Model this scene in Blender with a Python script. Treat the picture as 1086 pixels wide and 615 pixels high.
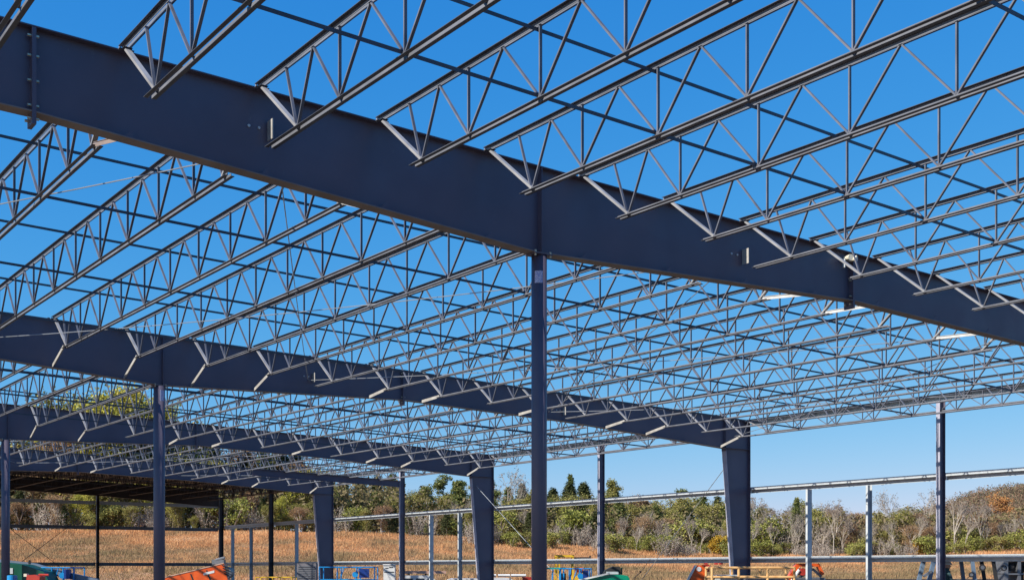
import bpy, math, random
from mathutils import Vector, Matrix, noise
R = math.radians
for o in list(bpy.data.objects): bpy.data.objects.remove(o)
sc = bpy.context.scene
COL = sc.collection
random.seed(7)

# ------------------------------------------------------------------ camera
CX, CY, CH = -10.2705, -13.8623, 1.95
YAW = R(35.50475)
FPX, UC, HV = 1298.96, 543.0, 603.0           # focal length in photo pixels, centre column, horizon row
cam_d = bpy.data.cameras.new('camera'); cam = bpy.data.objects.new('camera', cam_d); COL.objects.link(cam)
cam.location = (CX, CY, CH); cam.rotation_euler = (R(90), 0, -YAW)
cam_d.sensor_width = 36; cam_d.lens = FPX / 1086 * 36; cam_d.shift_y = (HV - 307.5) / 1086
cam_d.clip_start = .1; cam_d.clip_end = 5000
sc.camera = cam

# ------------------------------------------------------------------ sky, sun, exposure
SUN_EL = R(38)
SUN_DIR = Vector((-math.cos(SUN_EL), math.cos(SUN_EL) * math.sin(R(.6)), math.sin(SUN_EL)))
w = bpy.data.worlds.new('World'); sc.world = w; w.use_nodes = True
nt = w.node_tree; nt.nodes.clear()
wo = nt.nodes.new('ShaderNodeOutputWorld'); bg = nt.nodes.new('ShaderNodeBackground'); sk = nt.nodes.new('ShaderNodeTexSky')
sk.sky_type = 'NISHITA'; sk.sun_disc = False; sk.sun_elevation = SUN_EL
sk.sun_rotation = math.atan2(SUN_DIR.x, SUN_DIR.y)
sk.altitude = 300; sk.air_density = 1.0; sk.dust_density = .3; sk.ozone_density = 1.6
bg.inputs['Strength'].default_value = .074
sp_ = nt.nodes.new('ShaderNodeSeparateColor'); cb_ = nt.nodes.new('ShaderNodeCombineColor'); nt.links.new(sk.outputs[0], sp_.inputs[0])
for ch, pw, cf in ((0, 1.65, .745), (1, .705, .69), (2, .28, .905)):      # deep autumn blue: per channel contrast of the sky
    q = nt.nodes.new('ShaderNodeMath'); q.operation = 'MULTIPLY'; q.inputs[1].default_value = .12
    q2 = nt.nodes.new('ShaderNodeMath'); q2.operation = 'POWER'; q2.inputs[1].default_value = pw
    q3 = nt.nodes.new('ShaderNodeMath'); q3.operation = 'MULTIPLY'; q3.inputs[1].default_value = cf / .12
    nt.links.new(sp_.outputs[ch], q.inputs[0]); nt.links.new(q.outputs[0], q2.inputs[0]); nt.links.new(q2.outputs[0], q3.inputs[0]); nt.links.new(q3.outputs[0], cb_.inputs[ch])
nt.links.new(cb_.outputs[0], bg.inputs[0]); nt.links.new(bg.outputs[0], wo.inputs[0])
sd = bpy.data.lights.new('sun', 'SUN'); so = bpy.data.objects.new('sun', sd); COL.objects.link(so)
sd.energy = 5.0; sd.angle = R(.53); sd.color = (1, .93, .82)
so.rotation_euler = SUN_DIR.to_track_quat('Z', 'Y').to_euler(); so.location = (-30, 0, 40)
sc.view_settings.view_transform = 'Standard'; sc.view_settings.look = 'None'
sc.view_settings.exposure = 0.70; sc.view_settings.gamma = 1
sc.render.engine = 'CYCLES'

# ------------------------------------------------------------------ helpers
def P(u, d, z=0.0):                            # a photo column and a depth -> a world point
    lat = (u - UC) / FPX * d
    return Vector((CX + d * math.sin(YAW) + lat * math.cos(YAW), CY + d * math.cos(YAW) - lat * math.sin(YAW), z))
def ZV(v, d): return CH + (HV - v) / FPX * d
def onY(u, Y):
    k = (u - UC) / FPX; fx, fy = math.sin(YAW), math.cos(YAW); dy = Y - CY
    return CX + dy * (fx + k * fy) / (fy - k * fx)
def onX(u, X):
    k = (u - UC) / FPX; fx, fy = math.sin(YAW), math.cos(YAW); dx = X - CX
    return CY + dx * (fy - k * fx) / (fx + k * fy)

def material(name, col, rough=.6, metal=0, col2=None, scale=3.0, bump=0, bscale=40, spec=.5, detail=4, coord='Object', lo=.35, hi=.65, trans=0):
    m = bpy.data.materials.new(name); m.use_nodes = True; t = m.node_tree; b = t.nodes['Principled BSDF']
    b.inputs['Roughness'].default_value = rough; b.inputs['Metallic'].default_value = metal
    b.inputs['Specular IOR Level'].default_value = spec
    tc = t.nodes.new('ShaderNodeTexCoord'); geo = t.nodes.new('ShaderNodeNewGeometry')
    src = geo.outputs['Position'] if coord == 'World' else tc.outputs['Object']
    if col2 is None: col2 = tuple(c * .78 for c in col)
    n = t.nodes.new('ShaderNodeTexNoise'); n.inputs['Scale'].default_value = scale; n.inputs['Detail'].default_value = detail
    t.links.new(src, n.inputs['Vector'])
    r = t.nodes.new('ShaderNodeValToRGB'); r.color_ramp.elements[0].position = lo; r.color_ramp.elements[1].position = hi
    r.color_ramp.elements[0].color = (*col2, 1); r.color_ramp.elements[1].color = (*col, 1)
    t.links.new(n.outputs['Fac'], r.inputs['Fac']); t.links.new(r.outputs[0], b.inputs['Base Color'])
    if bump:
        n2 = t.nodes.new('ShaderNodeTexNoise'); n2.inputs['Scale'].default_value = bscale
        t.links.new(src, n2.inputs['Vector']); bp = t.nodes.new('ShaderNodeBump'); bp.inputs['Strength'].default_value = bump
        bp.inputs['Distance'].default_value = .05
        t.links.new(n2.outputs['Fac'], bp.inputs['Height']); t.links.new(bp.outputs[0], b.inputs['Normal'])
    return m
def scuffed(name, *a, **k):
    m = material(name, *a, **k); t = m.node_tree; b = t.nodes['Principled BSDF']; src = b.inputs['Base Color'].links[0].from_socket
    geo = t.nodes.new('ShaderNodeNewGeometry'); mp = t.nodes.new('ShaderNodeMapping'); mp.inputs['Scale'].default_value = (1, 1, .35)
    n = t.nodes.new('ShaderNodeTexNoise'); n.inputs['Scale'].default_value = 9; n.inputs['Detail'].default_value = 8; n.inputs['Roughness'].default_value = .75
    t.links.new(geo.outputs['Position'], mp.inputs[0]); t.links.new(mp.outputs[0], n.inputs['Vector'])
    r = t.nodes.new('ShaderNodeValToRGB'); r.color_ramp.elements[0].position = .63; r.color_ramp.elements[1].position = .78
    t.links.new(n.outputs['Fac'], r.inputs['Fac'])
    mx = t.nodes.new('ShaderNodeMix'); mx.data_type = 'RGBA'; mx.inputs['B'].default_value = (.24, .23, .25, 1)
    mu = t.nodes.new('ShaderNodeMath'); mu.operation = 'MULTIPLY'; mu.inputs[1].default_value = .55
    t.links.new(r.outputs[0], mu.inputs[0]); t.links.new(mu.outputs[0], mx.inputs['Factor']); t.links.new(src, mx.inputs['A']); t.links.new(mx.outputs['Result'], b.inputs['Base Color'])
    n3 = t.nodes.new('ShaderNodeTexNoise'); n3.inputs['Scale'].default_value = 2.5; t.links.new(geo.outputs['Position'], n3.inputs['Vector'])
    m3 = t.nodes.new('ShaderNodeMapRange'); m3.inputs[3].default_value = .3; m3.inputs[4].default_value = .6; t.links.new(n3.outputs['Fac'], m3.inputs[0]); t.links.new(m3.outputs[0], b.inputs['Roughness'])
    return m
M = {}
M['navy'] = scuffed('navy_paint', (0.107, 0.093, 0.130), .42, 0, (0.088, 0.078, 0.112), 1.2, coord='World')
M['bright'] = material('sunlit_brace_steel', (.52, .52, .51), .4, 0, (.42, .42, .41), 6)  # sunlight on the nearest rafter's braces mixed into the steel tone
M['flange_light'] = material('sunlit_flange', (.36, .36, .43), .45, 0, (.27, .27, .33), 3)  # navy flange with the sunlight on its inward face put into the colour
M['flange'] = material('dusty_flange_shaded_brace', (0.276, 0.218, 0.184), .55, 0, (0.196, 0.149, 0.127), 2, coord='World')
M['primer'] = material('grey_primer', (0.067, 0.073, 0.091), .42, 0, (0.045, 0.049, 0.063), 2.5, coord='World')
M['primer_leg'] = material('grey_primer_lit_leg', (0.173, 0.181, 0.209), .42, 0, (0.115, 0.121, 0.139), 2.5, coord='World')  # paler tone painting sunlight onto the upright legs of the joist chords
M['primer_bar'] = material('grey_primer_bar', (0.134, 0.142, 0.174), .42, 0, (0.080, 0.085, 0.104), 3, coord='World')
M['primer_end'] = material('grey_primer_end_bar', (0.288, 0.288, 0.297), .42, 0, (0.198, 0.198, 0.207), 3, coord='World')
M['galv'] = material('galvanised_steel', (0.468, 0.500, 0.516), .42, .05, (0.387, 0.420, 0.444), 6, coord='World')
M['pale'] = material('pale_bare_steel', (0.379, 0.367, 0.343), .45, 0, (0.276, 0.263, 0.245), 6, coord='World')
M['cable'] = material('cable_steel', (.40, .42, .44), .4, .5)
M['dark'] = material('dark_and_shaded_steel', (0.049, 0.036, 0.033), .6, 0, (0.033, 0.023, 0.023), 2, coord='World')  # dark steel; roof deck's shade over last bay and end wall is put in
M['bolt'] = material('zinc_bolt', (.65, .58, .42), .35, .5)
M['deck'] = material('roof_deck', (.10, .09, .085), .5, .2)
M['sticker'] = material('sticker_paper', (.55, .58, .72), .5, 0, (.25, .30, .60), 60, lo=.45, hi=.5)
M['cream'] = material('cream_plastic', (.70, .66, .52), .5)
M['black'] = material('black_rubber', (.02, .02, .022), .8)
M['blue'] = material('blue_paint', (0.008, 0.234, 0.546), .35, 0, (0.008, 0.172, 0.429))
M['navyblue'] = material('dark_blue_panel', (0.008, 0.039, 0.218), .4)
M['teal'] = material('teal_paint', (0.016, 0.281, 0.281), .4)
M['green'] = material('green_paint', (0.000, 0.234, 0.133), .3, 0, (0.000, 0.187, 0.101))
M['dgreen'] = material('dark_green_paint', (0.000, 0.078, 0.047), .4)
M['slate'] = material('slate_paint', (0.133, 0.172, 0.234), .45)
M['orange'] = material('orange_paint', (0.624, 0.094, 0.012), .35, 0, (0.507, 0.070, 0.009))
M['red'] = material('red_paint', (0.429, 0.039, 0.023), .4)
M['yellow'] = material('yellow_paint', (0.624, 0.390, 0.023), .4, 0, (0.507, 0.296, 0.023))
M['lumber'] = material('pale_lumber', (0.484, 0.328, 0.172), .7, 0, (0.374, 0.234, 0.109), 8)
M['rail'] = material('pale_yellow_rail', (.62, .38, .16), .5, 0, (.50, .27, .10), 6)
M['pink'] = material('pink_board', (0.484, 0.296, 0.218), .7)
M['white'] = material('white_paint', (0.608, 0.608, 0.593), .35, 0, (0.530, 0.530, 0.515))
M['glass'] = material('dark_glass', (.02, .03, .05), .05)
M['greybox'] = material('grey_louver', (0.156, 0.148, 0.164), .6)
M['steel'] = material('machine_steel', (.18, .19, .21), .45, .4)
M['bluesteel'] = material('blue_grey_paint', (0.133, 0.187, 0.257), .4)
M['skin'] = material('skin', (.45, .27, .19), .6)
M['cloth'] = material('dark_teal_cloth', (.03, .07, .08), .9)
M['jeans'] = material('jeans', (.06, .10, .18), .9)
M['bark'] = material('bark', (.20, .165, .13), .9, 0, (.13, .10, .08), 3)
M['palebark'] = material('pale_bark', (.42, .37, .31), .9, 0, (.28, .24, .20), 3)

class MB:
    def __init__(s): s.v = []; s.f = []
    def box(s, x0, x1, y0, y1, z0, z1, T=None):
        i = len(s.v)
        p = [(x, y, z) for x in (x0, x1) for y in (y0, y1) for z in (z0, z1)]
        if T is not None: p = [tuple(T @ Vector(q)) for q in p]
        s.v += p
        for q in ((0, 1, 3, 2), (4, 6, 7, 5), (0, 4, 5, 1), (2, 3, 7, 6), (0, 2, 6, 4), (1, 5, 7, 3)):
            s.f.append(tuple(i + k for k in q))
        return s
    def prism(s, poly, a, b, axis='y'):        # polygon (p, q) extruded along axis from a to b
        i = len(s.v); n = len(poly)
        for t in (a, b):
            for p, q in poly:
                s.v.append((p, t, q) if axis == 'y' else (t, p, q) if axis == 'x' else (p, q, t))
        s.f.append(tuple(range(i, i + n))); s.f.append(tuple(range(i + 2 * n - 1, i + n - 1, -1)))
        for k in range(n):
            s.f.append((i + k, i + n + k, i + n + (k + 1) % n, i + (k + 1) % n))
        return s
    def tube(s, a, b, r0, r1=None, n=6, cap=True):
        a, b = Vector(a), Vector(b); r1 = r0 if r1 is None else r1
        d = (b - a).normalized(); up = Vector((1, 0, 0)) if abs(d.x) < .9 else Vector((0, 0, 1))
        e = d.cross(up).normalized(); g = d.cross(e); i = len(s.v)
        for c, r in ((a, r0), (b, r1)):
            for k in range(n):
                t = 2 * math.pi * (k + .5) / n
                s.v.append(tuple(c + e * r * math.cos(t) + g * r * math.sin(t)))
        for k in range(n): s.f.append((i + k, i + (k + 1) % n, i + n + (k + 1) % n, i + n + k))
        if cap: s.f.append(tuple(range(i + n - 1, i - 1, -1))); s.f.append(tuple(range(i + n, i + 2 * n)))
        return s
    def beam(s, a, b, wd, ht):                 # rectangular bar between two points
        a, b = Vector(a), Vector(b); d = b - a; L_ = d.length; d.normalize()
        side = d.cross(Vector((0, 0, 1)))
        side = Vector((1, 0, 0)) if side.length < 1e-4 else side.normalized()
        up = side.cross(d); T = Matrix((side, d, up)).transposed().to_4x4(); T.translation = a
        return s.box(-wd / 2, wd / 2, 0, L_, -ht / 2, ht / 2, T)
    def mesh(s, name, mat, smooth=False):
        me = bpy.data.meshes.new(name); me.from_pydata(s.v, [], s.f); me.update()
        import bmesh as _b
        bm = _b.new(); bm.from_mesh(me); _b.ops.recalc_face_normals(bm, faces=bm.faces); bm.to_mesh(me); bm.free()
        if smooth:
            for p in me.polygons: p.use_smooth = True
        me.materials.append(M[mat] if isinstance(mat, str) else mat)
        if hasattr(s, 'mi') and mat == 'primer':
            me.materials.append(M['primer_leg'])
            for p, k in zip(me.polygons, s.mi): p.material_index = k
        return me
    def build(s, name, mat, parent=None, smooth=False):
        return link(name, s.mesh(name, mat, smooth), parent)
def link(name, me, parent=None):
    o = bpy.data.objects.new(name, me); COL.objects.link(o)
    if parent: o.parent = parent
    return o
def tag(o, label, cat, group=None, kind=None):
    if label: o['label'] = label
    if cat: o['category'] = cat
    if group: o['group'] = group
    if kind: o['kind'] = kind
    return o
def empty(name, loc, label, cat, group=None, rz=0):
    o = bpy.data.objects.new(name, None); COL.objects.link(o); o.location = loc; o.rotation_euler = (0, 0, rz)
    o.empty_display_size = .3
    return tag(o, label, cat, group)
def copy_thing(root, loc, label, rz=None, scale=None):
    r = root.copy(); COL.objects.link(r); r.location = loc; r['label'] = label
    if rz is not None: r.rotation_euler = (0, 0, rz)
    if scale is not None: r.scale = scale
    for ch in root.children:
        c = ch.copy(); COL.objects.link(c); c.parent = r
        for g in ch.children:
            d = g.copy(); COL.objects.link(d); d.parent = c
    return r
ORD = ['first', 'second', 'third', 'fourth', 'fifth', 'sixth', 'seventh', 'eighth', 'ninth', 'tenth', 'eleventh', 'twelfth',
       'thirteenth', 'fourteenth', 'fifteenth', 'sixteenth', 'seventeenth', 'eighteenth', 'nineteenth', 'twentieth']

# ------------------------------------------------------------------ frame dimensions
L = 15.24; S = 1.64872; E = 20.319; SP = 6.789
def T(x): return CH + 5.655 - .031 * x         # top of the rafters
BP = [(-20.4, 5.35), (-SP, 4.93), (0, 4.43), (SP, 4.62), (12.5, 4.42), (19.15, 4.00)]
def Bz(x):
    for (a, za), (b, zb) in zip(BP, BP[1:]):
        if x <= b: return CH + za + (zb - za) * (x - a) / (b - a)
    return CH + BP[-1][1]
XK = 19.15                                     # knee

# ------------------------------------------------------------------ terrain
def Hc(u):
    pts = [(-400, 566), (0, 564), (240, 564), (360, 566), (480, 570), (540, 577), (600, 580), (700, 587), (780, 590), (900, 590), (1010, 588), (1086, 583), (1500, 575)]
    u = max(-400, min(1500, u))
    for (a, va), (b, vb) in zip(pts, pts[1:]):
        if u <= b: return ZV(va + (vb - va) * (u - a) / (b - a), 120)
def ground(d, u):
    if d < 74: return 0.0
    h = Hc(u)
    if d < 120:
        t = (d - 74) / 46
        return h * (t ** 1.0) * (1 - .18 * math.sin(t * math.pi))
    return h + min(d - 120, 60) * .02
m = material('field_soil', (0.420, 0.210, 0.095), .95, 0, (0.286, 0.175, 0.104), .25, .6, 6, coord='World')
def sheet(name, depths, u0, u1, n, fn, mat, dz=0):
    v = []; f = []
    for d in depths:
        for i in range(n + 1):
            u = u0 + (u1 - u0) * i / n
            p = P(u, d, fn(d, u) + dz); v.append(tuple(p))
    for j in range(len(depths) - 1):
        for i in range(n):
            a = j * (n + 1) + i; f.append((a, a + 1, a + n + 2, a + n + 1))
    me = bpy.data.meshes.new(name); me.from_pydata(v, [], f); me.materials.append(mat)
    for p in me.polygons: p.use_smooth = True
    return link(name, me)
tag(sheet('field', [74, 76, 79, 83, 88, 93, 98, 103, 108, 113, 117, 120, 124, 130, 150, 180, 400, 1200, 3000], -700, 1800, 60, ground, m, 0), 'dry orange brown grass field rising to the treeline', 'field', kind='structure')
m = material('site_soil', (0.135, 0.090, 0.060), .95, 0, (0.098, 0.068, 0.049), .6, .5, 5, coord='World')
g = bpy.data.meshes.new('ground')
g.from_pydata([(-900, -900, -.02), (1200, -900, -.02), (1200, 1200, -.02), (-900, 1200, -.02)], [], [(0, 1, 2, 3)]); g.materials.append(m)
tag(link('ground', g), 'bare brown soil of the building site', 'ground', kind='structure')
m = material('compacted_pad', (0.084, 0.071, 0.056), .85, 0, (0.062, 0.051, 0.042), .7, .15, 12, coord='World')
tag(MB().box(-21, E + .15, -L - 1, 4 * L + .15, -.015, .1).build('floor_slab', m), 'compacted brown building pad under the steel frame', 'floor', kind='structure')

# wooded hill far to the right
def hill_v(u):
    pts = [(600, 603), (820, 575), (930, 552), (990, 536), (1020, 525), (1045, 519), (1070, 514), (1086, 513), (1120, 510), (1250, 512), (1500, 560), (1800, 603)]
    for (a, va), (b, vb) in zip(pts, pts[1:]):
        if u <= b: return va + (vb - va) * (u - a) / (b - a)
    return 603
HD = 520
def hillz(d, u):
    t = max(0, min(1, (d - 260) / (HD - 260)))
    top = max(0, ZV(hill_v(u) + 17, HD) - 3)
    return 3 + top * (t * t * (3 - 2 * t)) + 1.2 * noise.noise(Vector((u * .03, d * .02, 0)))
m = material('hill_soil', (.20, .13, .08), .95, 0, (.12, .09, .05), .05, coord='World')
tag(sheet('hill', [260, 290, 320, 350, 380, 410, 440, 470, 500, 520, 560, 640], 600, 1800, 60, hillz, m), 'low wooded hill rising at the far right', 'hill', kind='structure')

# ------------------------------------------------------------------ foliage prototypes
def leafmat(name, cols, rough=.8):
    m = bpy.data.materials.new(name); m.use_nodes = True; t = m.node_tree; b = t.nodes['Principled BSDF']
    b.inputs['Roughness'].default_value = rough; b.inputs['Specular IOR Level'].default_value = .2
    geo = t.nodes.new('ShaderNodeNewGeometry'); oi = t.nodes.new('ShaderNodeObjectInfo')
    ad = t.nodes.new('ShaderNodeMath'); ad.operation = 'ADD'
    mu = t.nodes.new('ShaderNodeMath'); mu.operation = 'MULTIPLY'; mu.inputs[1].default_value = .75
    mo = t.nodes.new('ShaderNodeMath'); mo.operation = 'MULTIPLY'; mo.inputs[1].default_value = .25
    t.links.new(geo.outputs['Random Per Island'], mu.inputs[0]); t.links.new(oi.outputs['Random'], mo.inputs[0])
    t.links.new(mu.outputs[0], ad.inputs[0]); t.links.new(mo.outputs[0], ad.inputs[1])
    r = t.nodes.new('ShaderNodeValToRGB'); r.color_ramp.elements[0].color = (*cols[0], 1); r.color_ramp.elements[1].color = (*cols[-1], 1)
    for k, c in enumerate(cols[1:-1]):
        e = r.color_ramp.elements.new((k + 1) / (len(cols) - 1)); e.color = (*c, 1)
    t.links.new(ad.outputs[0], r.inputs['Fac']); t.links.new(r.outputs[0], b.inputs['Base Color'])
    tr = t.nodes.new('ShaderNodeBsdfTranslucent'); mx = t.nodes.new('ShaderNodeMixShader'); mx.inputs[0].default_value = .25
    t.links.new(r.outputs[0], tr.inputs['Color']); out = t.nodes['Material Output']
    t.links.new(b.outputs[0], mx.inputs[1]); t.links.new(tr.outputs[0], mx.inputs[2]); t.links.new(mx.outputs[0], out.inputs['Surface'])
    return m
LM = {
    'pine': leafmat('pine_needles', [(0.043, 0.072, 0.022), (0.092, 0.127, 0.039), (0.199, 0.213, 0.064), (0.283, 0.256, 0.099)]),
    'darkpine': leafmat('dark_needles', [(.035, .045, .018), (.065, .08, .03), (.13, .13, .05)]),
    'olive': leafmat('olive_leaves', [(0.086, 0.092, 0.029), (0.185, 0.185, 0.049), (0.326, 0.298, 0.086), (0.398, 0.312, 0.142)]),
    'yellow': leafmat('yellow_green_leaves', [(0.127, 0.127, 0.029), (0.283, 0.283, 0.049), (0.511, 0.482, 0.086), (0.539, 0.426, 0.142)]),
    'brown': leafmat('brown_leaves', [(0.127, 0.072, 0.043), (0.256, 0.156, 0.086), (0.398, 0.242, 0.142), (0.341, 0.283, 0.127)]),
    'rust': leafmat('rust_leaves', [(0.283, 0.113, 0.043), (0.511, 0.242, 0.086), (0.426, 0.312, 0.113)]),
    'gold': leafmat('gold_leaves', [(0.312, 0.156, 0.016), (0.484, 0.281, 0.023), (0.429, 0.351, 0.078)]),
    'twig': leafmat('bare_twigs', [(0.142, 0.112, 0.091), (0.243, 0.192, 0.157), (0.365, 0.315, 0.264)]),
    'shrub': leafmat('shrub_leaves', [(0.099, 0.121, 0.029), (0.213, 0.227, 0.049), (0.341, 0.341, 0.086), (0.369, 0.298, 0.142)]),
}
def rnd(): return random.uniform(-1, 1)
def leaf(v, f, p, s, el=1.0):
    a = Vector((rnd(), rnd(), rnd())).normalized(); b = a.cross(Vector((rnd(), rnd(), rnd()))).normalized()
    i = len(v); v += [tuple(p - a * s * .5 * el), tuple(p + b * s * .45), tuple(p + a * s * .5 * el), tuple(p - b * s * .45)]
    f.append((i, i + 1, i + 2, i + 3))
def leafmesh(name, v, f, mat):
    me = bpy.data.meshes.new(name); me.from_pydata(v, [], f); me.materials.append(mat); return me
def branches(mb, p, d, ln, r, depth, tips, spread=.6, n=3):
    q = p + d * ln
    mb.tube(p, q, r, r * .6, 5 if depth > 1 else 4, False)
    if depth == 0: tips.append(q); return
    for _ in range(n):
        nd = (d + Vector((rnd(), rnd(), rnd() * .6 + .15)) * spread).normalized()
        branches(mb, q if random.random() < .6 else p + d * ln * random.uniform(.5, .95), nd, ln * random.uniform(.6, .85), r * .6, depth - 1, tips, spread, n)
def proto(kind, H, W, mat, nl=3200, ls=.26, bark='bark', seed=0, lean=0):
    random.seed(seed * 101 + 13)
    mb = MB(); v = []; f = []
    if kind == 'conifer':
        mb.tube((0, 0, 0), (0, 0, H * .97), H * .014, H * .003, 6, False)
        for k in range(int(nl / 26)):
            t = random.random() ** .85; z = H * (.16 + .84 * t); rr = W * .5 * (1 - t) ** .8 * random.uniform(.65, 1.15) + .15
            a = random.uniform(0, 6.283); tip = Vector((math.cos(a) * rr, math.sin(a) * rr, z - rr * .15 + random.uniform(-.2, .3)))
            base = Vector((0, 0, z + .1))
            if k % 3 == 0: mb.tube(base, tip, .035, .012, 3, False)
            for _ in range(26):
                s_ = random.random() ** .6
                leaf(v, f, base.lerp(tip, s_) + Vector((rnd(), rnd(), rnd() * .7)) * (.18 + .22 * s_), ls * random.uniform(.6, 1.3), 1.5)
    elif kind == 'pine':                       # bare lower trunk, irregular crown
        mb.tube((0, 0, 0), (.2 * lean, 0, H * .9), H * .013, H * .004, 6, False)
        cl = []
        for _ in range(38):
            t = random.random(); z = H * (.12 + .86 * t); a = random.uniform(0, 6.283); rr = W * .5 * random.uniform(.2, 1) * (1.05 - t * .75)
            c = Vector((math.cos(a) * rr, math.sin(a) * rr, z)); mb.tube((0, 0, z - rr * .25), c, .05, .02, 4, False); cl.append((c, W * random.uniform(.10, .20)))
        for _ in range(nl):
            c, r = random.choice(cl); q = Vector((rnd(), rnd(), rnd() * .6)); q = q.normalized() * random.random() ** .4 * r
            leaf(v, f, c + q, ls * random.uniform(.6, 1.3), 1.5)
    elif kind in ('broad', 'shrub', 'sparse'):
        tips = []; h0 = H * (.15 if kind != 'shrub' else .08)
        if kind == 'shrub':
            for _ in range(5):
                branches(mb, Vector((rnd() * .2, rnd() * .2, 0)), Vector((rnd() * .7, rnd() * .7, 1)).normalized(), H * .33, H * .02, 2, tips, .6)
        else:
            branches(mb, Vector((0, 0, 0)), Vector((rnd() * .05, rnd() * .05, 1)), h0 * 1.2, H * .022, 4, tips, .62)
        mx = max(t.z for t in tips); wx = max(math.hypot(t.x, t.y) for t in tips)
        sz = H * .93 / mx; sw = W * .46 / wx
        mb.v = [(x * sw, y * sw, z * sz) for x, y, z in mb.v]
        cl = [(Vector((t.x * sw, t.y * sw, t.z * sz)), W * random.uniform(.07, .14)) for t in tips]
        for _ in range(len(cl) // 2):          # inner clumps
            a, r = random.choice(cl); cl.append((a * random.uniform(.35, .9) + Vector((0, 0, H * .03)), r * 1.25))
        for _ in range(nl):
            c, r = random.choice(cl); q = Vector((rnd(), rnd(), rnd() * .8)); q = q.normalized() * random.random() ** .6 * r * 1.25
            p = c + q; p.z = max(p.z, .05)
            leaf(v, f, p, ls * random.uniform(.6, 1.35))
    elif kind == 'bare':
        tips = []
        branches(mb, Vector((0, 0, 0)), Vector((.05 * rnd(), .05 * rnd(), 1)), H * .3, H * .017, 5, tips, .55, 3)
        mx = max(t.z for t in tips); wx = max(math.hypot(t.x, t.y) for t in tips); sz = H / mx; sw = W * .5 / wx
        mb.v = [(x * sw, y * sw, z * sz) for x, y, z in mb.v]
        for t in tips:
            for _ in range(max(1, nl // len(tips))):
                c = Vector((t.x * sw, t.y * sw, t.z * sz)) + Vector((rnd(), rnd(), rnd())) * W * .05
                leaf(v, f, c, ls * .8, 3.5)
            
    return mb.mesh('trunk', bark), leafmesh('crown', v, f, LM[mat]), H, W
def brushproto(H, W, seed):                    # thicket of bare upright stems
    random.seed(seed); mb = MB(); v = []; f = []
    for _ in range(46):
        p = Vector((rnd() * W * .4, rnd() * W * .3, 0)); d = Vector((rnd() * .35, rnd() * .35, 1)).normalized(); h = H * random.uniform(.45, 1)
        mb.tube(p, p + d * h, .022, .008, 3, False)
        for _ in range(7):
            q = p + d * h * random.uniform(.3, 1); e = (d + Vector((rnd(), rnd(), rnd() * .5)) * .8).normalized()
            mb.tube(q, q + e * h * random.uniform(.12, .3), .013, .006, 3, False)
        for _ in range(16): leaf(v, f, p + d * h * random.uniform(.1, 1) + Vector((rnd(), rnd(), rnd())) * .25, .16, 1.5)
    return mb.mesh('stems', 'palebark'), leafmesh('crown', v, f, LM['twig']), H, W
PR = {
    'pine': [proto('conifer', 12, 5.5, 'pine', 6300, 0.187, seed=1), proto('pine', 13, 5.5, 'pine', 5400, 0.203, 'palebark', seed=2), proto('conifer', 12, 6.5, 'pine', 6900, 0.203, seed=3)],
    'tallpine': [proto('pine', 13, 5, 'pine', 4800, 0.203, 'palebark', seed=4), proto('pine', 14, 5.5, 'olive', 4800, 0.203, 'palebark', seed=5)],
    'cedar': [proto('conifer', 10, 4.2, 'darkpine', 5700, 0.172, seed=6), proto('conifer', 10, 5.0, 'darkpine', 6300, 0.187, seed=7)],
    'olive': [proto('broad', 11, 8, 'olive', 6300, 0.203, seed=8), proto('broad', 11, 7, 'olive', 5700, 0.203, seed=9)],
    'yellow': [proto('broad', 14, 8, 'yellow', 7200, 0.211, seed=10), proto('broad', 14, 9, 'yellow', 7800, 0.211, seed=11)],
    'brown': [proto('broad', 10, 7, 'brown', 4500, 0.172, seed=12), proto('broad', 10, 8, 'brown', 5100, 0.172, 'palebark', seed=13)],
    'rust': [proto('broad', 9, 6, 'rust', 4500, 0.172, seed=14)],
    'bare': [proto('bare', 10, 7, 'twig', 700, .12, 'palebark', seed=15), proto('bare', 10, 8, 'twig', 700, .12, 'palebark', seed=16), proto('bare', 10, 5, 'twig', 900, .12, 'palebark', seed=26)],
    'shrub': [proto('shrub', 3, 4, 'shrub', 2850, 0.148, seed=17), proto('shrub', 3, 4.4, 'shrub', 2850, 0.148, seed=18), proto('shrub', 3, 3.6, 'olive', 2700, 0.148, seed=19)],
    'gold': [proto('shrub', 3, 3.4, 'gold', 2850, 0.140, seed=20)],
    'brush': [brushproto(3.6, 4, 21), brushproto(3.6, 4.4, 22)],
}
KN = {'pine': ('pine_tree', 'olive green pine tree', 'tree'), 'tallpine': ('pine_tree', 'slender pine with pale lower trunk', 'tree'),
      'cedar': ('cedar_tree', 'dark green cedar tree', 'tree'), 'olive': ('broadleaf_tree', 'olive leaved broadleaf tree', 'tree'),
      'yellow': ('broadleaf_tree', 'tall yellow green autumn tree', 'tree'), 'brown': ('broadleaf_tree', 'brown autumn broadleaf tree', 'tree'),
      'rust': ('broadleaf_tree', 'rust red autumn tree', 'tree'), 'bare': ('bare_tree', 'pale leafless tree', 'tree'),
      'shrub': ('shrub', 'low green shrub', 'shrub'), 'gold': ('shrub', 'golden orange autumn shrub', 'shrub'), 'brush': ('brush_thicket', 'grey bare stemmed thicket', 'shrub')}
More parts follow.
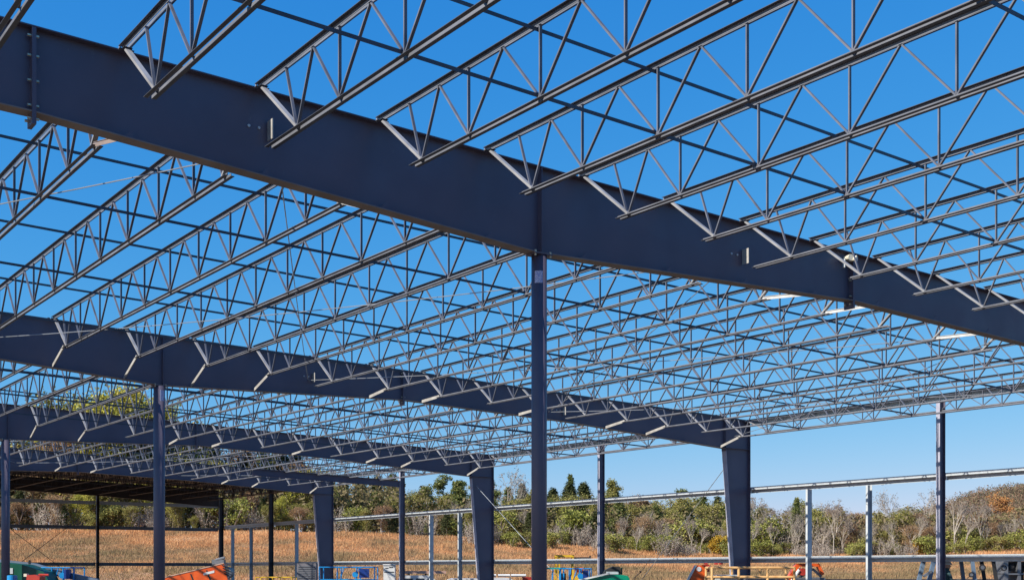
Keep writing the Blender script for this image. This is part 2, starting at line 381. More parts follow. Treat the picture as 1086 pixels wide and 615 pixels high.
ZON = [(-200, 8, 'at the far left beyond the field'), (8, 100, 'beyond the field left of the slim end wall column'), (100, 165, 'beyond the field right of the slim end wall column'),
       (165, 240, 'beyond the field behind the orange boom'), (240, 350, 'behind the grey louvred cabinet'), (350, 425, 'beyond the field behind the blue lift platform'),
       (425, 520, 'behind the two jambs left of centre'), (520, 570, 'left of the nearest round column'),
       (570, 640, 'beyond the field behind the yellow machine'), (640, 770, 'beyond the field left of the largest tapered column'),
       (770, 865, 'beyond the field behind the yellow railed platform'), (865, 925, 'beyond the field between the two jambs on the right'),
       (925, 1000, 'beyond the field left of the right slender column'), (1000, 1300, 'beyond the field at the far right')]
def plant(kind, u, d, vtop, wid=1.0, var=None, dz=0):
    pr = PR[kind][var if var is not None else random.randrange(len(PR[kind]))]
    base = ground(d, u) + dz; h = ZV(vtop, d) - base
    k = h / pr[2]
    nm, lab, cat = KN[kind]
    zone = [z for a, b, z in ZON if a <= u < b][0]
    o = empty(nm, P(u, d, base - .1), lab + ' ' + zone, cat, KN[kind][1] + 's ' + zone, random.uniform(0, 6.28))
    kk = k * wid if k > .5 else k * wid
    o.scale = (kk, kk, k)
    link('stems' if kind in ('brush', 'shrub', 'gold') else 'trunk', pr[0], o); q = link('crown' if kind != 'brush' else 'twigs', pr[1], o)
    if kind == 'brush': q['kind'] = 'stuff'; o.children[0]['kind'] = 'stuff'
random.seed(5)
def prof(pts, u):
    for (a, va), (b, vb) in zip(pts, pts[1:]):
        if u <= b: return va + (vb - va) * (u - a) / (b - a)
    return pts[-1][1]
TOP = [(-80, 470), (0, 470), (55, 455), (80, 425), (100, 412), (150, 408), (180, 425), (200, 455), (260, 470), (330, 480), (350, 500), (400, 505), (440, 507), (480, 500), (520, 503),
       (560, 512), (600, 509), (640, 512), (700, 522), (760, 524), (820, 524), (860, 528), (900, 532), (960, 530), (1000, 540), (1060, 530), (1100, 525), (1250, 530)]
def kinds(u):
    if u < 60: return ['brown', 'brown', 'olive', 'cedar', 'yellow']
    if u < 190: return ['yellow', 'yellow', 'yellow', 'olive', 'brown']
    if u < 260: return ['cedar', 'cedar', 'brown', 'olive']
    if u < 350: return ['cedar', 'cedar', 'brown', 'olive', 'yellow']
    if u < 430: return ['olive', 'pine', 'cedar', 'pine']
    if u < 530: return ['tallpine', 'pine', 'olive', 'tallpine']
    if u < 640: return ['pine', 'pine', 'cedar', 'olive', 'tallpine']
    if u < 780: return ['pine', 'olive', 'olive', 'cedar', 'brown']
    if u < 860: return ['olive', 'brown', 'pine', 'bare']
    if u < 1000: return ['brown', 'olive', 'brown', 'bare', 'olive']
    return ['olive', 'brown', 'bare', 'brown', 'bare']
u = -60
while u < 1190:                                # back row sets the skyline
    k = random.choice(kinds(u))
    plant(k, u, random.uniform(138, 150), prof(TOP, u) + random.uniform(-4, 10) + (0 if k in ('pine', 'cedar', 'tallpine') else 4), 1.3)
    u += random.uniform(14, 20)
u = -50
while u < 1190:                                # middle row
    k = random.choice(kinds(u)); tv = prof(TOP, u)
    plant(k, u, random.uniform(128, 136), tv + (570 - tv) * random.uniform(.12, .38), 1.35)
    u += random.uniform(15, 22)
u = -40
while u < 1190:                                # front row, lower
    k = random.choice(kinds(u)) if u < 520 else random.choice(['brush', 'brush', 'shrub', 'olive', 'brown', 'cedar'] if u < 790 else ['brown', 'olive', 'bare', 'brush', 'shrub'])
    tv = prof(TOP, u); plant(k, u, random.uniform(122, 127), tv + (575 - tv) * random.uniform(.45, .68), 1.2 if k not in ('bare',) else .9)
    u += random.uniform(18, 26)
u = -60
while u < 1190:                                # shrubs at the foot
    if u < 500: k = random.choice(['cedar', 'shrub', 'brown', 'brush', 'olive']); d = random.uniform(121, 124)
    else: k = random.choice(['shrub', 'shrub', 'brush', 'shrub']); d = random.uniform(117, 122)
    cr = 603 - (Hc(u) - CH) / 120 * FPX
    plant(k, u, d, cr - (random.uniform(10, 24) if u > 500 else random.uniform(18, 40)), 1.15)
    u += random.uniform(11, 17)
for a in (('gold', 764, 119, 566), ('gold', 757, 120, 570), ('gold', 974, 119, 571), ('tallpine', 722, 140, 515), ('pine', 605, 140, 504, .85), ('tallpine', 650, 142, 506), ('bare', 690, 124, 540), ('bare', 660, 123, 545), ('bare', 560, 124, 538), ('bare', 590, 123, 545), ('bare', 840, 124, 540), ('bare', 480, 125, 530, .6), ('bare', 500, 125, 528, .6), ('bare', 505, 124, 535, .6), ('bare', 804, 126, 519), ('bare', 884, 120.5, 528), ('bare', 952, 132, 515),
          ('bare', 975, 136, 514), ('bare', 1012, 122, 524), ('bare', 1040, 121, 528), ('bare', 1072, 122, 545), ('bare', 538, 140, 493), ('bare', 810, 124, 545), ('pine', 845, 125, 528), ('rust', 1062, 145, 520), ('shrub', 705, 118.5, 566), ('bare', 1024, 119, 545)):
    plant(*a)

v = []; f = []
for _ in range(90000):
    d = random.uniform(124, 158); u = random.uniform(-90, 1230); b0 = ground(d, u)
    hh = 2.6 + 2.4 * noise.noise(Vector((u * .05, d * .15, 3))) + (3.0 if u < 430 else 1.2)
    leaf(v, f, P(u, d, b0 + hh * random.random() ** .8), random.uniform(.18, .36), 1.4)
um = leafmat('undergrowth_leaves', [(0.056, 0.056, 0.028), (0.131, 0.113, 0.047), (0.187, 0.150, 0.074), (0.244, 0.187, 0.113)])
tag(link('undergrowth', leafmesh('undergrowth', v, f, um)), 'dense brown and olive undergrowth between the treeline trunks', 'undergrowth', kind='stuff')

random.seed(77)
for uu in range(580, 790, 15): plant(random.choice(['bare', 'brush', 'bare']), uu + random.uniform(-5, 5), random.uniform(119.5, 122), random.uniform(545, 560), random.uniform(.8, 1.1))
for uu in range(800, 1090, 24): plant('bare', uu + random.uniform(-6, 6), random.uniform(120, 123), random.uniform(535, 555), .9)
for a in (('yellow', 92, 130, 428), ('yellow', 118, 128, 410), ('yellow', 150, 130, 404), ('yellow', 178, 132, 420)): plant(*a, 1.0)
# distant wood on the hill: one mass nobody could count
random.seed(31)
v = []; f = []
for _ in range(3600):
    d = random.uniform(300, 535); u = random.uniform(860, 1320); z = hillz(d, u); c = P(u, d, z + random.uniform(1, 4.5)); r = random.uniform(1.4, 4.0)
    for _ in range(80):
        q = Vector((rnd(), rnd(), rnd() * 1.2)); q = q.normalized() * r * random.random() ** .3
        leaf(v, f, c + q, random.uniform(.3, .65))
hm = leafmat('hill_leaves', [(0.116, 0.090, 0.054), (0.198, 0.135, 0.090), (0.243, 0.144, 0.099), (0.153, 0.144, 0.071), (0.251, 0.189, 0.135)])
tag(link('distant_wood', leafmesh('distant_wood', v, f, hm)), 'distant autumn wood covering the low hill', 'wood', kind='stuff')

# tall dry grass
def grassmat():
    m = bpy.data.materials.new('dry_grass'); m.use_nodes = True; t = m.node_tree; b = t.nodes['Principled BSDF']; b.inputs['Roughness'].default_value = .9
    b.inputs['Specular IOR Level'].default_value = .1
    geo = t.nodes.new('ShaderNodeNewGeometry'); n = t.nodes.new('ShaderNodeTexNoise'); n.inputs['Scale'].default_value = .16; n.inputs['Detail'].default_value = 5
    n.inputs['Roughness'].default_value = .65
    t.links.new(geo.outputs['Position'], n.inputs['Vector'])
    mu = t.nodes.new('ShaderNodeMath'); mu.operation = 'MULTIPLY_ADD'; mu.inputs[1].default_value = .13; t.links.new(geo.outputs['Random Per Island'], mu.inputs[0])
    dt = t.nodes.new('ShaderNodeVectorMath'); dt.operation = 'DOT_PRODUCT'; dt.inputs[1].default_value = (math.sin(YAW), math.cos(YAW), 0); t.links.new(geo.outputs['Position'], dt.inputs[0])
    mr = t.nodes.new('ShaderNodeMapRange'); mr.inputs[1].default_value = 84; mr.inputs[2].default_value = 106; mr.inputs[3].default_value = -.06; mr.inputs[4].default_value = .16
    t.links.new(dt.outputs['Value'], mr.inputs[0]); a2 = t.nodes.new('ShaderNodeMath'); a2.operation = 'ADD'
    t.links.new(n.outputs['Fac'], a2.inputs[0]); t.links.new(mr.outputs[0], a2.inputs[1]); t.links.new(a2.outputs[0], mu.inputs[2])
    r = t.nodes.new('ShaderNodeValToRGB'); els = [(.40, (0.232, 0.179, 0.094)), (.56, (0.396, 0.260, 0.140)), (.72, (0.636, 0.341, 0.159)), (.92, (0.731, 0.501, 0.281))]
    r.color_ramp.elements[0].position = els[0][0]; r.color_ramp.elements[0].color = (*els[0][1], 1)
    r.color_ramp.elements[1].position = els[3][0]; r.color_ramp.elements[1].color = (*els[3][1], 1)
    for p, c in els[1:3]: e = r.color_ramp.elements.new(p); e.color = (*c, 1)
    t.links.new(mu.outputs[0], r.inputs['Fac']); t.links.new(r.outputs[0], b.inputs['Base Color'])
    tr = t.nodes.new('ShaderNodeBsdfTranslucent'); mx = t.nodes.new('ShaderNodeMixShader'); mx.inputs[0].default_value = .3
    t.links.new(r.outputs[0], tr.inputs['Color']); out = t.nodes['Material Output']
    t.links.new(b.outputs[0], mx.inputs[1]); t.links.new(tr.outputs[0], mx.inputs[2]); t.links.new(mx.outputs[0], out.inputs['Surface'])
    return m
v = []; f = []
for _ in range(300000):
    d = 76 + 46 * math.sqrt(random.random()); u = random.uniform(-60, 1150)
    p = P(u, d, ground(d, u) - .03); h = random.uniform(.2, .5) * (.75 + .6 * noise.noise(p * .25)); a = random.uniform(0, 3.14); wv = Vector((math.cos(a), math.sin(a), 0)) * random.uniform(.02, .045)
    if random.random() < .012: h *= 1.9
    t_ = p + Vector((rnd() * .22, rnd() * .22, max(h, .12))); i = len(v); v += [tuple(p - wv), tuple(p + wv), tuple(t_)]; f.append((i, i + 1, i + 2))
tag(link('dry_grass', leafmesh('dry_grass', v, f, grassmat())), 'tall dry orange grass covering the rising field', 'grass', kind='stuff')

# ------------------------------------------------------------------ rafters
def rafter(i, label, x0=-20.4, mat='navy'):
    Y = i * L; b = .1
    r = empty('steel_rafter', (0, Y, 0), label, 'steel rafter', 'main roof rafters')
    xs = [x for x in (-20.4, -SP, 0, SP, 12.5, XK) if x > x0]; xs = [x0] + xs
    if i == 4: xs.append(E - .29)
    xs = sorted(set(xs)); tf = .014
    MB().prism([(x, T(x) - tf) for x in xs] + [(x, Bz(x) + tf) for x in reversed(xs)], -.004, .004).build('web', mat, r)
    MB().prism([(x, T(x)) for x in xs] + [(x, T(x) - tf) for x in reversed(xs)], -b, b).build('top_flange', mat, r)
    MB().prism([(x, Bz(x) + tf) for x in xs] + [(x, Bz(x)) for x in reversed(xs)], -b, b).build('bottom_flange', 'flange' if mat == 'navy' else mat, r)
    for sx in (-SP, SP):
        if sx > x0:
            sp = MB().box(sx - .022, sx + .022, -.103, .103, Bz(sx) - .13, T(sx) - .02).build('splice_plate', mat, r)
            for dz in ([.08, .35, .62, -.06] if i < 2 else []):
                z = Bz(sx) + dz
                for sy in (-.055, .055): MB().tube((sx - .06, sy, z), (sx + .06, sy, z), .016, None, 6).build('bolt', 'bolt', sp)
            for sy in (-.055, .055):
                if i < 2: MB().tube((sx - .06, sy, T(sx) - .1), (sx + .06, sy, T(sx) - .1), .016, None, 6).build('bolt', 'bolt', sp)
    for sx in (.07,):
        for sg in (-1, 1): MB().box(sx - .006, sx + .006, *sorted((sg * .0045, sg * .096)), Bz(sx) + .015, T(sx) - .015).build('stiffener', mat, r)
    # small gussets standing on the bottom flange under each joist
    k = int(math.ceil(x0 / S - .5))
    while (k + .5) * S < 18.5:
        x = (k + .5) * S
        if (k + .5) * S > x0 + .3 and i < 3:
            z = Bz(x) + .015
            MB().prism([(x - .05, z), (x + .06, z), (x + .06, z + .1)], -.085, -.075).build('gusset', mat, r)
        k += 1
    return r
RN = ['rafter overhead behind the camera', 'nearest dark navy steel rafter crossing the upper picture', 'second dark navy steel rafter, meeting the largest tapered wall column',
      'third dark navy steel rafter, meeting the middle tapered wall column', 'fourth dark navy steel rafter, just before the roofed last bay', 'dark rafter over the far end wall below the roof deck']
raf = {}
for i in range(-1, 5):
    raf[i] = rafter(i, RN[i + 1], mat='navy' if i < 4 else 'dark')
# details fixed to the nearest rafters
def web_tab(Y, x, zc, lab):
    o = empty('connection_tab', (x, Y, CH + zc), lab, 'steel tab')
    MB().box(-.008, .008, -.15, -.006, -.12, .12).build('plate', 'pale', o)
    for dx in (-.25, -.12): MB().tube((dx, -.02, .02), (dx, -.003, .02), .018, None, 8).build('bolt', 'galv', o)
for (Y, u, v, lab) in ((0, 284, 140, 'short pale steel tab on the web of the nearest rafter, left one'), (0, 787, 273, 'short pale steel tab on the web of the nearest rafter, right one'),
                       (L, 331.5, 400.5, 'short pale steel tab on the web of the second rafter, left one'), (L, 597, 436, 'short pale steel tab on the web of the second rafter, right one')):
    x = onY(u, Y); d = (x - CX) * math.sin(YAW) + (Y - CY) * math.cos(YAW); web_tab(Y, x, (HV - v) / FPX * d, lab)
x = onY(895, 0); o = empty('light_fitting', (x, -.1, T(x) - .13), 'small cream two-lobed fitting on the nearest rafter beside its right splice', 'light fitting')
o.scale = (.62, .8, .7)
MB().box(-.16, .16, -.03, .05, -.05, .03).build('body', 'cream', o)
for sx in (-1, 1): MB().tube((sx * .1, -.03, 0), (sx * .13, -.14, -.01), .06, .075, 10).build('lamp_head', 'cream', o)
MB().box(-.2, -.17, -.03, .03, -.24, -.02).build('bracket', 'galv', o)

# ------------------------------------------------------------------ interior pipe columns
for i, r_, lab, dx in ((0, .110, 'nearest round steel pipe column, dark navy with a paper sticker', .09), (1, .135, 'round steel pipe column under the second rafter', 0), (2, .14, 'round steel pipe column under the third rafter at the left edge', 0),
                   (3, .14, 'round steel pipe column under the fourth rafter', 0)):
    o = empty('pipe_column', (dx, i * L, 0), lab, 'column', 'round pipe columns'); top = Bz(dx)
    MB().tube((0, 0, .12), (0, 0, top - .016), r_, None, 32).build('shaft', 'navy', o, smooth=True)
    for p in o.children[0].data.polygons: p.use_smooth = len(p.vertices) == 4
    MB().box(-.16, .16, -.12, .12, top - .016, top - .002).build('cap_plate', 'navy', o)
    MB().box(-.2, .2, -.2, .2, .1, .12).build('base_plate', 'navy', o)
    for sx in (-.13, .13): MB().tube((sx, -.09, top - .045), (sx, -.09, top + .035), .016, None, 6).build('bolt', 'bolt', o)
    if i < 2:
        a0 = math.atan2(CY - i * L, CX - dx); st = MB(); n = 8; z0, z1 = top - .42, top - .25
        w_ = .115 / r_ / 2
        if i == 1: z0, z1 = top - .38, top - .12
        a0 += -.05 if i == 0 else .55
        for k in range(n):
            t0 = a0 - w_ + 2 * w_ * k / n; t1 = a0 - w_ + 2 * w_ * (k + 1) / n; rr = r_ + .002; j = len(st.v)
            st.v += [(rr * math.cos(t0), rr * math.sin(t0), z0), (rr * math.cos(t1), rr * math.sin(t1), z0), (rr * math.cos(t1), rr * math.sin(t1), z1), (rr * math.cos(t0), rr * math.sin(t0), z1)]
            st.f.append((j, j + 1, j + 2, j + 3))
        st.build('sticker', 'sticker', o)

# ------------------------------------------------------------------ tapered side wall columns
CN = ['tapered side wall column outside the right edge', 'largest tapered steel wall column, carrying the second rafter', 'middle tapered steel wall column, carrying the third rafter', 'smallest tapered steel wall column, carrying the fourth rafter', '']
for i in range(0, 4):
    o = empty('tapered_column', (0, i * L, 0), CN[i], 'column', 'tapered wall columns')
    zt = T(E) - .01; xb = E - .62; zk = Bz(XK)
    b = .1
    MB().prism([(XK + .02, zt), (E - .014, zt), (E - .014, .12), (xb, .12), (XK + .02, zk)], -.004, .004).build('web', 'navy', o)
    MB().box(E - .014, E, -b, b, .12, zt).build('outer_flange', 'navy', o)
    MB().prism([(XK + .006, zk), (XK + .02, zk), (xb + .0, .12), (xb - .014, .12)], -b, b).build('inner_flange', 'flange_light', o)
    MB().prism([(XK, zk - .08), (XK + .02, zk - .08), (XK + .02, zt), (XK, zt)], -b, b).build('end_plate', 'navy', o)
    MB().box(XK + .024, E - .016, -b + .004, b - .004, zk + .02, zk + .034).build('stiffener', 'navy', o)
    MB().box(XK + .024, E - .016, -b + .002, b - .002, zt - .014, zt).build('cap_plate', 'navy', o)
    MB().box(xb - .03, E + .02, -.13, .13, .1, .12).build('base_plate', 'navy', o)
# wind columns
def icol(o, x0, x1, b, z0, z1, mat):
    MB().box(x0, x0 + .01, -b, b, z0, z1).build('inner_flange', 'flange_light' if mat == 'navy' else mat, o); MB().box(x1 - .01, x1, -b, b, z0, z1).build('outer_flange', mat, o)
    MB().box(x0 + .01, x1 - .01, -.004, .004, z0, z1).build('web', mat, o)
    MB().box(x0 - .04, x1 + .04, -b - .04, b + .04, .1, z0).build('base_plate', mat, o)
for Ym, lab in ((.5, 'right slender steel wall column, tallest in the picture'), (1.5, 'slender steel wall column just right of the nearest round column'), (2.5, 'slender steel wall column left of the middle tapered column'), (3.5, 'dark slender steel wall column left of the smallest tapered column')):
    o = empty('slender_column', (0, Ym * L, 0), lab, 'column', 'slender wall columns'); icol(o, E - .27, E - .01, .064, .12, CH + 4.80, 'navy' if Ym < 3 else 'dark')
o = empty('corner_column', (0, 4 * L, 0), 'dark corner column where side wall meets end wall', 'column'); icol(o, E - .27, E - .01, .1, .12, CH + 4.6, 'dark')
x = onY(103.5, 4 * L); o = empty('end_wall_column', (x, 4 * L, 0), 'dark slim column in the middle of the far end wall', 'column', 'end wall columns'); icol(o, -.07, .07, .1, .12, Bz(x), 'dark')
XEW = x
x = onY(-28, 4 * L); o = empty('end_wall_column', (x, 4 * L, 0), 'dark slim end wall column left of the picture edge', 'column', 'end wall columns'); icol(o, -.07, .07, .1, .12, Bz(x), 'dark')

# ------------------------------------------------------------------ joists
YB = [1.11, 2.13] + [2.13 + 1.3725 * k for k in range(1, 8)] + [13.11, 14.13]
YT = [(a + b) / 2 for a, b in zip(YB, YB[1:])]; YT[0] = 1.50; YT[-1] = L - 1.50
def chord(y0, y1, z0, up, leg=.048, gap=.042, t=.006):
    mb = MB(); z1 = z0 + (.036 if up else leg)
    for s in (-1, 1):
        a, b_, c = s * gap / 2, s * (gap / 2 + t), s * (gap / 2 + leg)
        mb.mi = getattr(mb, 'mi', []) + [1] * 6; mb.box(min(a, b_), max(a, b_), y0, y1, z0, z1)  # upright legs take the painted sunlit tone
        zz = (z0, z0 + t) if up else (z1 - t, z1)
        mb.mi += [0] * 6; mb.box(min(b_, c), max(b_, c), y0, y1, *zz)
    return mb
D = .765
def make_joist(depth=D, dbl=True, ext=(0, 0), m1='primer', m2='primer_bar'):
    parts = []
    tc = chord(.06, L - .06, .0, False); tc.box(-.05, .05, .05, .2, -.004, .0).box(-.05, .05, L - .2, L - .05, -.004, 0)
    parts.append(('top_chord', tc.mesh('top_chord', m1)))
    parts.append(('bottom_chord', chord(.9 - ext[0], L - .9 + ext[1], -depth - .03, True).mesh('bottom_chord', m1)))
    for yy in (.10, L - .10):
        sb = MB().box(-.085, .085, yy - .05, yy + .05, -.012, -.005)
        for sx in (-.065, .065): sb.tube((sx, yy, -.02), (sx, yy, .02), .012, None, 6)
        parts.append(('seat', sb.mesh('seat', m2)))
    zt, zb = .012, -depth - .0
    def bar(a, b, r, n='web_bar'):
        A = Vector((0, a[0], a[1])); B_ = Vector((0, b[0], b[1])); d = (B_ - A).normalized(); nn = Vector((1, 0, 0)).cross(d)
        mb = MB(); Tm = Matrix((Vector((1, 0, 0)), d, nn)).transposed().to_4x4(); Tm.translation = A
        mb.box(-r * 1.15, r * 1.15, 0, (B_ - A).length, -r * .6, r * .6, Tm)
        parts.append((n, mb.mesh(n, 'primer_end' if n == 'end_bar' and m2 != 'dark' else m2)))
    rr = .0148 if depth > .6 else .014
    for sgn in (0, 1):
        F = (lambda y: y) if sgn == 0 else (lambda y: L - y)
        bar((F(.15), zt - .02), (F(1.11), zb), .026, 'end_bar')
        bar((F(.80), zt), (F(1.08), zb), rr)
    for k in range(10):
        bar((YB[k], zb), (YT[k], zt), rr); bar((YT[k], zt), (YB[k + 1], zb), rr)
    for k in range(1, 10): bar((YB[k], zb), (YB[k], zt), rr)
    return parts
def joist_thing(parts, loc, label, group):
    o = empty('open_web_joist', loc, label, 'roof joist', group)
    for n, me in parts: link(n, me, o)
    return o
# variants by what their bottom chord does at each end
JP = {}
def jparts(e0, e1, last=False):
    k = (e0, e1, last)
    if k not in JP: JP[k] = make_joist(ext=k[:2], m1='dark' if last else 'primer', m2='dark' if last else 'primer_bar')  # last bay joists: the deck's shade is coloured into the steel
    return JP[k]
BN = {-1: 'over the camera', 0: 'between the nearest and second rafters', 1: 'between the second and third rafters', 2: 'between the third and fourth rafters', 3: 'in the dark roofed last bay'}
RANGE = {-1: (-7, 9), 0: (-7, 12), 1: (-4, 12), 2: (-2, 12), 3: (0, 12)}
base = {}
for bay, (i0, i1) in RANGE.items():
    for n, i in enumerate(range(i0, i1)):
        idx = i + .5; x = idx * S - .03 + random.uniform(-.02, .02)
        far = .9 - .1 if False else 0
        e1 = .72 if abs(idx) in (2.5, 7.5) else 0          # chord runs on to the far rafter's web
        if bay == -1 and abs(idx) == 2.5: e1 = .55
        lab = 'grey open-web steel joist %s, %s from the left' % (BN[bay], ORD[n])
        joist_thing(jparts(0, e1, bay == 3), (x, bay * L, T(x) + .004), lab, 'open-web roof joists')
ej = []
def eave_parts():
    p = make_joist(.43); return p
EP = eave_parts()
for bay in range(0, 4):
    joist_thing(EP, (E - .16, bay * L, T(E) - .06), 'shallow open-web eave joist over the side wall, %s' % BN[bay], 'eave joists')
    o = MB().prism([(E - .06, CH + 4.99), (E + .02, CH + 4.99), (E + .02, CH + 4.82), (E - .06, CH + 4.82), (E - .06, CH + 4.845), (E + .012, CH + 4.845), (E + .012, CH + 4.965), (E - .06, CH + 4.965)], bay * L + .12, bay * L + L - .12).build('eave_strut', 'galv')
    tag(o, 'pale channel eave strut on top of the side wall, %s' % BN[bay], 'eave strut', 'eave struts')

# flange braces: from joist bottom chord down to the rafter's bottom flange
def brace(i, idx, side, lab):
    x = idx * S - .03; Y = i * L; zj = T(x) - D
    a = Vector((x - .035, Y + side * 1.0, zj)); b = Vector((x - .035, Y + side * .07, Bz(min(x, XK)) + .02))
    mb = MB(); d = (b - a).normalized(); n = Vector((0, -d.z, d.y)) * side
    mb.beam(a, b, .006, .045 if i == 0 else .075)
    mb.beam(a + Vector((.034, 0, 0)) - n * .038, b + Vector((.034, 0, 0)) - n * .038, .06, .006)
    tag(mb.build('flange_brace', 'flange' if i == 0 and idx < -3 else 'bright' if i == 0 else 'pale'), lab, 'brace', 'flange braces')  # brace colours carry the light: sunlit ones whiter, shaded left ones brown
for i, nm in ((0, 'nearest'), (1, 'second'), (2, 'third'), (3, 'fourth')):
    n = 0
    for k in range({0: -6, 1: -4, 2: -1, 3: 1}[i], 12):
        idx = k + .5
        if abs(idx) in (2.5, 7.5) or idx in (5.5, 10.5): continue
        side = 1 if i == 0 else -1
        brace(i, idx, side, 'pale angle brace at the %s rafter bottom flange, %s from the left' % (nm, ORD[n])); n += 1

# bridging
for bay in range(-1, 4):
    i0, i1 = RANGE[bay]
    x0 = (i0 + .5) * S - .3; x1 = (i1 - .5) * S + .2
    for y, rn in ((3.503, 'front row'), (7.62, 'middle row'), (11.737, 'back row')):
        if bay == -1 and y < 5: continue
        for top in (True, False):
            mb = MB(); dz = -.035 if top else -D + .035
            yy = y + .03
            s_ = -.031; 
            a = Vector((x0, bay * L + yy, T(x0) + dz)); b = Vector((x1, bay * L + yy, T(x1) + dz))
            mb.beam(a, b, .005, .042); mb.beam(a + Vector((0, .021, .0185)), b + Vector((0, .021, .0185)), .038, .005)
            tag(mb.build('bridging_angle', 'primer'), '%s-chord bridging %s, %s' % ('top' if top else 'bottom', BN[bay], rn), 'bridging', 'joist bridging')

# diagonal roof cables with a little sag
def cable(a, b, sag, lab, r=.009):
    a, b = Vector(a), Vector(b); mb = MB(); n = 10; pts = [a.lerp(b, k / n) - Vector((0, 0, sag * 4 * (k / n) * (1 - k / n))) for k in range(n + 1)]
    for p, q in zip(pts, pts[1:]): mb.tube(p, q, r, None, 5, False)
    tag(mb.build('brace_cable', 'dark' if r > .015 else 'cable'), lab, 'cable', 'bracing cables')
AX = [-19.2, -11.7, -3.9, 3.95, 11.8, 19.6]
def zc(x): return T(x) - .62
for bay in (0, 2):
    for k, (x0, x1) in enumerate(zip(AX, AX[1:])):
        if bay == 2 and k < 2: continue
        for sw in (0, 1):
            a, b = (x0, x1) if sw == 0 else (x1, x0)
            cable((a, bay * L + .02, zc(a)), (b, bay * L + L - .02, zc(b)), .12, 'cable %s, panel %s from left, %s' % (BN[bay], ORD[k], 'receding rightwards' if sw == 0 else 'receding leftwards'))
# side wall rods
for (i, s, lab) in ((1, 1, 'thin diagonal rod down from the largest tapered column'), (2, -1, 'pale diagonal rod down from the middle tapered column')):
    Y = i * L
    cable((XK + .3, Y + s * .02, CH + 3.6), (E - .08, Y + s * 6.6, .4), 0, lab, .012)
x0 = onY(-28, 4 * L)
cable((x0, 4 * L - .05, CH + 3.9), (XEW, 4 * L - .05, .3), 0, 'thin end wall rod falling to the right', .017)
cable((XEW, 4 * L - .06, CH + 3.9), (x0, 4 * L - .06, .3), 0, 'thin end wall rod falling to the left', .017)

# ------------------------------------------------------------------ girts and jambs
def girt_poly(xo, zc_, s=-1):                   # inward flange at the top with a deep lip
    return [(xo, zc_ - .1), (xo, zc_ + .1), (xo + s * .13, zc_ + .1), (xo + s * .13, zc_ + .01), (xo + s * .125, zc_ + .01), (xo + s * .125, zc_ + .095), (xo + s * .005, zc_ + .095), (xo + s * .005, zc_ - .1)]
yj = [(onX(860, E), 'A'), (onX(924, E), 'B'), (onX(459, E), 'A'), (onX(489.5, E), 'B'), (onX(248, E), 'A'), (onX(267.6, E), 'B'), (onX(316, E), 'A')]
segs = [(0, .5), (.5, 1), (1, 1.5), (1.5, 2), (2, 2.5), (2.5, 3), (3, 3.5), (3.5, 4)]
for zg, nm in ((2.66, 'upper'), (.31, 'lower')):
    for k, (a, b) in enumerate(segs):
        mb = MB().prism(girt_poly(E + .14, CH + zg), a * L + .004, b * L - .004, 'y')
        tag(mb.build('wall_girt', 'galv'), '%s galvanised girt on the side wall, %s length from the right' % (nm, ORD[k]), 'girt', 'side wall girts')
for zg, nm in ((4.0, 'top'), (2.5, 'middle'), (.29, 'bottom')):
    for k, (a, b) in enumerate(((onY(-28, 4 * L) + .1, XEW - .1), (XEW + .1, E - .3))):
        mb = MB(); zz = CH + zg
        mb.prism([(4 * L + .1, zz - .1), (4 * L + .1, zz + .1), (4 * L + .01, zz + .1), (4 * L + .01, zz + .04), (4 * L + .015, zz + .04), (4 * L + .015, zz + .095), (4 * L + .095, zz + .095), (4 * L + .095, zz - .1)], a, b, 'x')
        tag(mb.build('wall_girt', 'primer_leg' if zg < 3 else 'galv'), '%s girt of the far end wall %s the slim column' % (nm, 'left of' if k == 0 else 'right of'), 'girt', 'end wall girts')
JL = ['left edge of the right opening', 'right edge of the right opening', 'left edge of the opening left of centre', 'right edge of the opening left of centre', 'leftmost', 'second from the left', 'above the small grey cabinet']
JL = {0: 'pale channel jamb, left of the pair beside the right slender column', 1: 'pale channel jamb, right of the pair, nearer the right slender column', 2: 'pale channel jamb, left of the pair left of the middle tapered column',
      3: 'pale channel jamb, right of the pair, touching the middle tapered column', 4: 'leftmost thin channel jamb, just right of the orange boom', 5: 'thin channel jamb second from the left', 6: 'thin channel jamb standing over the grey louvred cabinet'}
for k, (y, t) in enumerate(yj):
    x0, x1, z1 = E - .16, E + .04, CH + 2.55
    s = 1 if t == 'A' else -1
    mb = MB(); fy = .075
    # web on the side facing the camera for A, flanges running away; B is turned round
    yw = y if t == 'A' else y + fy
    mb.box(x0, x1, yw - .0025, yw + .0025, .1, z1)
    mb.box(x0 - .003, x0 + .002, *sorted((yw - .0025, yw + s * fy)), .1, z1); mb.box(x1 - .002, x1 + .003, *sorted((yw - .0025, yw + s * fy)), .1, z1)
    tag(mb.build('door_jamb', 'galv'), JL[k], 'jamb', 'channel jambs')
# header beam below the joists beside the third frame
xa, xb_ = onY(268, 2.5 * L), E - .28
o = empty('header_beam', (0, 2.5 * L, 0), 'dark beam running left from a slender wall column under the joists', 'beam')
za = ZV(503.5, 52.6)
sl = -.02
for nm, (d0, d1, b) in {'web': (-.14, .14, .004), 'top_flange': (.14, .15, .07), 'bottom_flange': (-.15, -.14, .07)}.items():
    zc0 = CH + 4.38; zc1 = CH + 4.15
    MB().prism([(xa, zc0 + d1), (xb_, zc1 + d1), (xb_, zc1 + d0), (xa, zc0 + d0)], -b, b).build(nm, 'navy', o)
MB().box(xa + .02, xa + .06, -.03, .03, CH + 4.53, T(xa) - D).build('hanger', 'navy', o)

